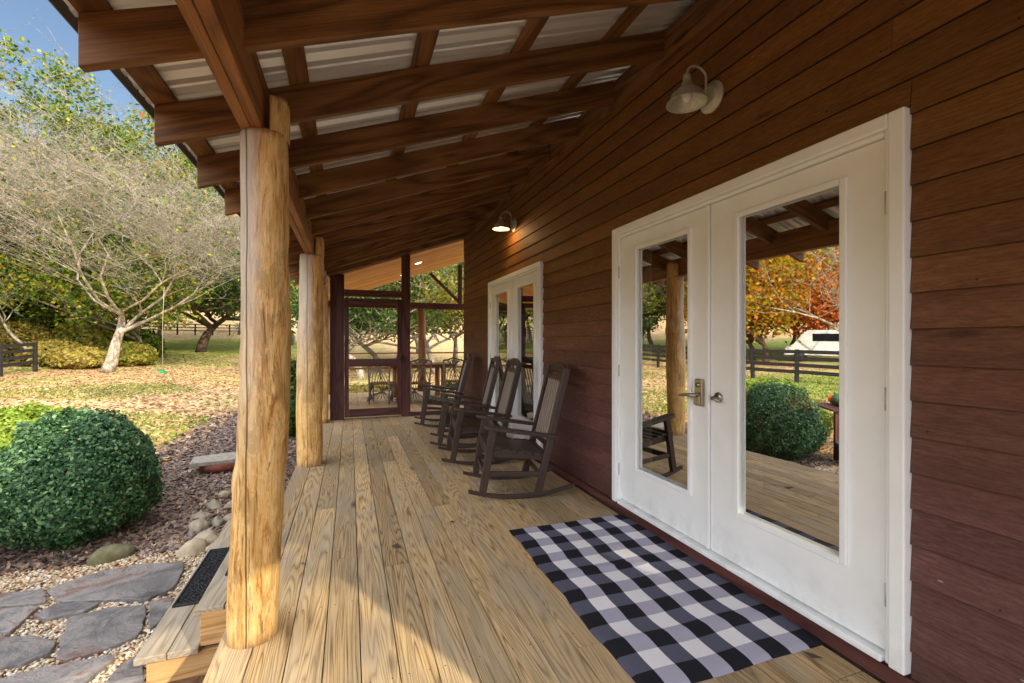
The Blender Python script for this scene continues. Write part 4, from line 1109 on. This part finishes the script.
# big bare tree with pale lichen bark
x, y = atd(106, 22.5)
tree('bare_tree', x, y, 13.0, 10.5, 'oak_leaf', 'pale_bark', 'large bare tree with pale lichen covered limbs and fine twigs', 21, nleaf=1500, leaf=.12, fork=.2, trunk=.3, levels=5, lean=(.05, .03), kids=(6, 6, 6, 6, 5), tiprad=.009, wig=.24, up=.55, clump=.3, lenk=.66)
x, y = atd(201, 37)
tree('spreading_tree', x, y, 13.5, 13, 'dark_leaf', 'dark_bark', 'broad dark green tree with forked trunk on the far lawn', 31, nleaf=26000, leaf=.19, fork=.2, trunk=.42, levels=3, kids=(7, 6, 6), up=.1, clump=.6, crown_lo=.24)
back = [(85, 36, 20, 13, 'oak_leaf', 'tall green tree with rusty top, behind the bare tree', 80000), (-5, 33, 15, 12, 'oak_leaf', 'tall yellow green tree at the left edge of the view', 66000),
        (160, 44, 19, 13, 'oak_leaf', 'tall green tree between the bare tree and the dark spreading one', 60000), (-90, 30, 15, 10, 'dark_leaf', 'dark tree beyond the left edge', 12000),
        (45, 29, 9.5, 8, 'dark_leaf', 'lower glossy green tree under the bare branches', 32000), (240, 56, 17, 13, 'dark_leaf', 'green tree behind the near log post', 16000), (292, 48, 14, 10, 'dark_leaf', 'green tree seen between the log posts', 9000),
        (140, 30, 7.5, 7, 'oak_leaf', 'small leafy green tree right of the bare trunk', 14000)]
for i, (px, d, h, s_, m_, lb, nl_) in enumerate(back):
    x, y = atd(px, d); tree('leafy_tree', x, y, h, s_, m_, 'grey_bark', lb, 40+i, nleaf=nl_, leaf=.18 if h > 12 else .14, fork=.16, trunk=.3, levels=3, kids=(7, 6, 5), crown_lo=.36 if d > 40 and px > 150 else .12, clump=.55 if h > 12 else .4, group='trees behind the lawn')
x, y = atd(38, 23.5)
tree('sapling', x, y, 6.5, 2.5, 'oak_leaf', 'pale_bark', 'thin leaning pale sapling beside the dark fence', 61, nleaf=900, leaf=.12, fork=.5, trunk=.09, levels=3, lean=(-.14, 0), kids=(4, 4, 4), tiprad=.01)
for i, (px, d, r, h, lb) in enumerate(((55, 24.5, 1.3, .75, 'dry yellow brush between the sapling and the bare trunk'), (80, 23.8, 1.1, .6, 'straw coloured brush left of the bare trunk'), (130, 26, 1.2, .7, 'green yellow brush right of the bare trunk'), (15, 27, 1.8, 1.2, 'tall yellow brush behind the dark fence'))):
    x, y = atd(px, d); bush('brush', (x, y), (r, r, h), 5500, .12, M['brush'] if i != 2 else M['yel_leaf'], lb, 70+i)
for i, (px, d, r, h, m_, lb) in enumerate(((62, 31, 2.6, 1.9, 'oak_leaf', 'green yellow thicket behind the straw coloured brush'), (92, 29, 1.8, 1.5, 'yel_leaf', 'yellow green thicket right behind the bare trunk'), (10, 33, 3.0, 2.4, 'oak_leaf', 'tall green thicket behind the dark fence'), (136, 31, 1.5, 1.0, 'oak_leaf', 'low green thicket right of the bare trunk'))):
    x, y = atd(px, d); bush('thicket', (x, y), (r, r, h), 8000, .15, M[m_], lb, 170+i)
# trees beyond the screened porch
for i, (px, d, h, lb) in enumerate(((361, 21, 8, 'pale trunked yellow green tree seen through the screen door'), (379, 27, 8.5, 'forked tree right of the pale one, seen through the screen door'), (398, 33, 9, 'tree behind the screen door post'), (436, 24, 8, 'small tree with forked dark trunk seen right of the log post'), (455, 29, 8.5, 'small yellow green tree seen beside the wall'), (340, 34, 10, 'tree behind the corner of the screen wall'), (418, 40, 11, 'tree farther back beyond the screened porch'), (480, 26, 9, 'tree hidden behind the house corner'))):
    x, y = atd(px, d); tree('dogwood_tree', x, y, h, 7.5, 'yel_leaf' if i % 3 else 'dark_leaf', 'pale_bark' if i == 0 else 'grey_bark', lb, 80+i, nleaf=9000, leaf=.13, fork=.22, trunk=.2, levels=3, kids=(5, 6, 5), crown_lo=.3, clump=.4, group='trees beyond the screened porch')
# autumn trees across the fence, seen mirrored in the door glass
def mir(px, d):
    r = ray(px, 341.5); return (3.9-r[0]*d, r[1]*d)
aut = [(765, 31, 10.5, 'gold_leaf', 'golden autumn tree across the side fence'), (800, 36, 8.5, 'red_leaf', 'orange autumn tree across the side fence'), (735, 38, 12, 'oak_leaf', 'tall green tree behind the golden one'),
       (885, 34, 12, 'oak_leaf', 'tall green tree across the side fence'), (752, 33, 11, 'gold_leaf', 'second golden tree behind the first across the side fence'), (790, 42, 13, 'oak_leaf', 'tall tree behind the orange one')]
for i, (px, d, h, m_, lb) in enumerate(aut):
    x, y = mir(px, d); tree('autumn_tree', x, y, h, 6, m_, 'dark_bark', lb, 100+i, nleaf=19000, leaf=.17, fork=.14, trunk=.22, levels=3, kids=(7, 6, 5), crown_lo=.08, clump=.75, maxr=5.5, group='autumn trees across the side fence')
x, y = mir(846, 28)
tree('bare_tree', x, y, 9.5, 6, 'oak_leaf', 'pale_bark', 'bare pale tree across the side fence, mirrored in the door', 120, nleaf=0, fork=.2, trunk=.2, levels=4, kids=(5, 5, 5, 4), tiprad=.014, clump=.3)

tree('tall_tree', 5.5, -12, 22, 8, 'dark_leaf', 'dark_bark', 'tall tree behind the viewpoint, beyond the house corner, shading the lawn', 150, nleaf=9000, leaf=.25, fork=.5, trunk=.25, levels=3, kids=(6, 5, 5), crown_lo=.55, clump=.6)
# far wood
rg = np.random.default_rng(77); n = 60000
a = rg.uniform(math.radians(60), math.radians(215), n); r = rg.uniform(100, 150, n); X = r*np.cos(a); Y = r*np.sin(a)
hh = (13+4*np.sin(a*23)+3*np.sin(a*51+1)+2*np.sin(r*.3))*rg.random(n)**.7
Z = np.array([gz(p, q) for p, q in zip(X, Y)])+hh
tag(quads('distant_wood', np.stack([X, Y, Z], 1), rg.normal(size=(n, 3))+np.array([0, 0, .5]), 1.7, M['oak_leaf'], aspect=1.3, rng=rg), 'distant mixed wood closing the view beyond the pasture', 'wood', kind='stuff')

# ------------------------------------------------------------------ fences
def fence(name, P, Q, n, hgt, rails, label, rw=.12):
    root = empty(name, (P[0], P[1], gz(*P)), 0, label, 'fence'); bx_, by_, bz_ = root.location
    pts = [(P[0]+(Q[0]-P[0])*i/n, P[1]+(Q[1]-P[1])*i/n) for i in range(n+1)]
    for (x, y) in pts:
        mb = MB(); mb.box((x-bx_, y-by_, gz(x, y)-bz_+hgt/2), (.13, .13, hgt), axis=2); mb.build('post', M['fence'], root)
    for k in range(rails):
        mb = MB()
        for (a, b) in zip(pts, pts[1:]):
            h = hgt*(.93-k*(.8/rails)); mb.bar((a[0]-bx_, a[1]-by_, gz(*a)-bz_+h), (b[0]-bx_, b[1]-by_, gz(*b)-bz_+h), .04, rw)
        mb.build('rail', M['fence'], root)
fence('board_fence', (-14.2, -2), (-14.2, 28.1), 13, 1.42, 4, 'dark four board fence along the left side of the yard', .15)
fence('pasture_fence', atd(100, 49), atd(262, 56), 9, 1.35, 3, 'dark three rail fence crossing the far lawn', .1)
fence('pasture_fence', atd(-60, 50), atd(96, 49), 8, 1.35, 3, 'dark three rail fence continuing behind the bare tree', .1)

# swing
x, y = atd(162.5, 21); zb = gz(x, y)
sw_ = empty('rope_swing', (x, y, zb), 0, 'green disc swing hanging on a thin rope over the lawn', 'swing')
mb = MB(); mb.tube([(0, 0, .3), (.0, .02, 2.6), (.05, .05, 4.2)], .009, 6); mb.build('rope', M['rope'], sw_)
mb = MB(); mb.lathe([(0, -.03), (.2, -.03), (.23, 0), (.2, .03), (0, .03)], (0, 0, 0), 20, M=Matrix.Rotation(.5, 3, 'Y') ); o = mb.build('seat', M['green'], sw_); o.location = (0, 0, .27)

# white van beyond the side fence
x, y = mir(826, 31); vz = gz(x, y)
van = empty('parked_van', (x, y, vz), 1.0, 'white van parked beyond the side fence', 'van')
mb = MB(); prof = [(-2.4, .35), (-2.45, 1.1), (-2.35, 1.95), (-2.1, 2.1), (.9, 2.1), (1.25, 1.95), (1.9, 1.15), (2.4, .95), (2.5, .4)]
vs = [(p[0], -.95, p[1]) for p in prof]+[(p[0], .95, p[1]) for p in prof]; n = len(prof)
mb.add(vs, [tuple(range(n)), tuple(range(2*n-1, n-1, -1))]+[(i, n+i, n+(i+1) % n, (i+1) % n) for i in range(n)]); mb.build('body', M['carwhite'], van, bevel=.08, seg=3)
for s_ in (-1, 1):
    mb = MB(); mb.box((-.6, s_*.952, 1.6), (2.6, .02, .5)); mb.build('window', M['carglass'], van, bevel=.005)
    for wx in (-1.5, 1.5):
        mb = MB(); mb.lathe([(0, 0), (.2, 0), (.22, .02), (.34, .02), (.34, .2), (0, .2)], (wx, s_*.8, .34), 20, M=Matrix.Rotation(-s_*PI/2, 3, 'X')); mb.build('wheel', M['rubber'], van)
mb = MB(); mb.bar((1.27, 0, 1.93), (1.88, 0, 1.2), 1.6, .02, up=(1, 0, 1)); mb.build('windscreen', M['carglass'], van)

# ------------------------------------------------------------------ world, sun, camera
EL, ROT = math.radians(30.5), math.radians(153.5)
w = bpy.data.worlds.new('World'); sc.world = w; w.use_nodes = True
nt = w.node_tree; sky = nt.nodes.new('ShaderNodeTexSky'); sky.sky_type = 'NISHITA'; sky.sun_disc = False
sky.sun_elevation = EL; sky.sun_rotation = ROT; sky.air_density = 1.2; sky.dust_density = .4; sky.ozone_density = 1.5
tc = nt.nodes.new('ShaderNodeTexCoord'); mp = nt.nodes.new('ShaderNodeMapping'); mp.inputs['Scale'].default_value = (1, 1, 2.2); mp.inputs['Location'].default_value = (.35, .1, .2)
nz = nt.nodes.new('ShaderNodeTexNoise'); nz.inputs['Scale'].default_value = 2.6; nz.inputs['Detail'].default_value = 7; nz.inputs['Roughness'].default_value = .6
dt = nt.nodes.new('ShaderNodeVectorMath'); dt.operation = 'DOT_PRODUCT'; dt.inputs[1].default_value = Vector((-.38, .78, .5)).normalized()
cv = nt.nodes.new('ShaderNodeMapRange'); cv.inputs[1].default_value = .55; cv.inputs[2].default_value = .97; cv.inputs[3].default_value = .27; cv.inputs[4].default_value = -.06  # heavier bright cloud added outside the view to fill the porch shade
ad = nt.nodes.new('ShaderNodeMath'); ad.operation = 'ADD'
rp = nt.nodes.new('ShaderNodeValToRGB'); rp.color_ramp.elements[0].position = .5; rp.color_ramp.elements[1].position = .68
mx = nt.nodes.new('ShaderNodeMix'); mx.data_type = 'RGBA'; mx.inputs[7].default_value = (20.5, 20.7, 21.8, 1)
bg = nt.nodes['Background']; bg.inputs[1].default_value = .15
L = nt.links
L.new(tc.outputs['Generated'], mp.inputs[0]); L.new(mp.outputs[0], nz.inputs[0]); L.new(tc.outputs['Generated'], dt.inputs[0]); L.new(dt.outputs['Value'], cv.inputs[0]); L.new(cv.outputs[0], ad.inputs[0]); L.new(nz.outputs[0], ad.inputs[1]); L.new(ad.outputs[0], rp.inputs[0]); L.new(rp.outputs[0], mx.inputs[0])
L.new(sky.outputs[0], mx.inputs[6]); L.new(mx.outputs[2], bg.inputs[0])
sd_ = bpy.data.lights.new('sun', 'SUN'); sd_.energy = 5.7; sd_.angle = math.radians(.55); sd_.color = (1, .86, .64)
so = bpy.data.objects.new('sun', sd_); link(so)
tosun = Vector((math.sin(ROT)*math.cos(EL), math.cos(ROT)*math.cos(EL), math.sin(EL)))
so.rotation_euler = tosun.to_track_quat('Z', 'Y').to_euler()
cd = bpy.data.cameras.new('camera'); cd.sensor_width = 36; cd.lens = F/1024*36; cd.clip_end = 2000; cd.clip_start = .05
co = bpy.data.objects.new('camera', cd); link(co); co.location = (0, 0, H); co.rotation_euler = (PI/2, 0, -YAW); sc.camera = co
sc.view_settings.view_transform = 'Standard'; sc.view_settings.look = 'None'; sc.view_settings.exposure = 0
sc.cycles.max_bounces = 8; sc.cycles.diffuse_bounces = 5; sc.cycles.glossy_bounces = 4; sc.cycles.transparent_max_bounces = 12
sc.cycles.use_denoising = True
sc.cycles.sample_clamp_indirect = 6
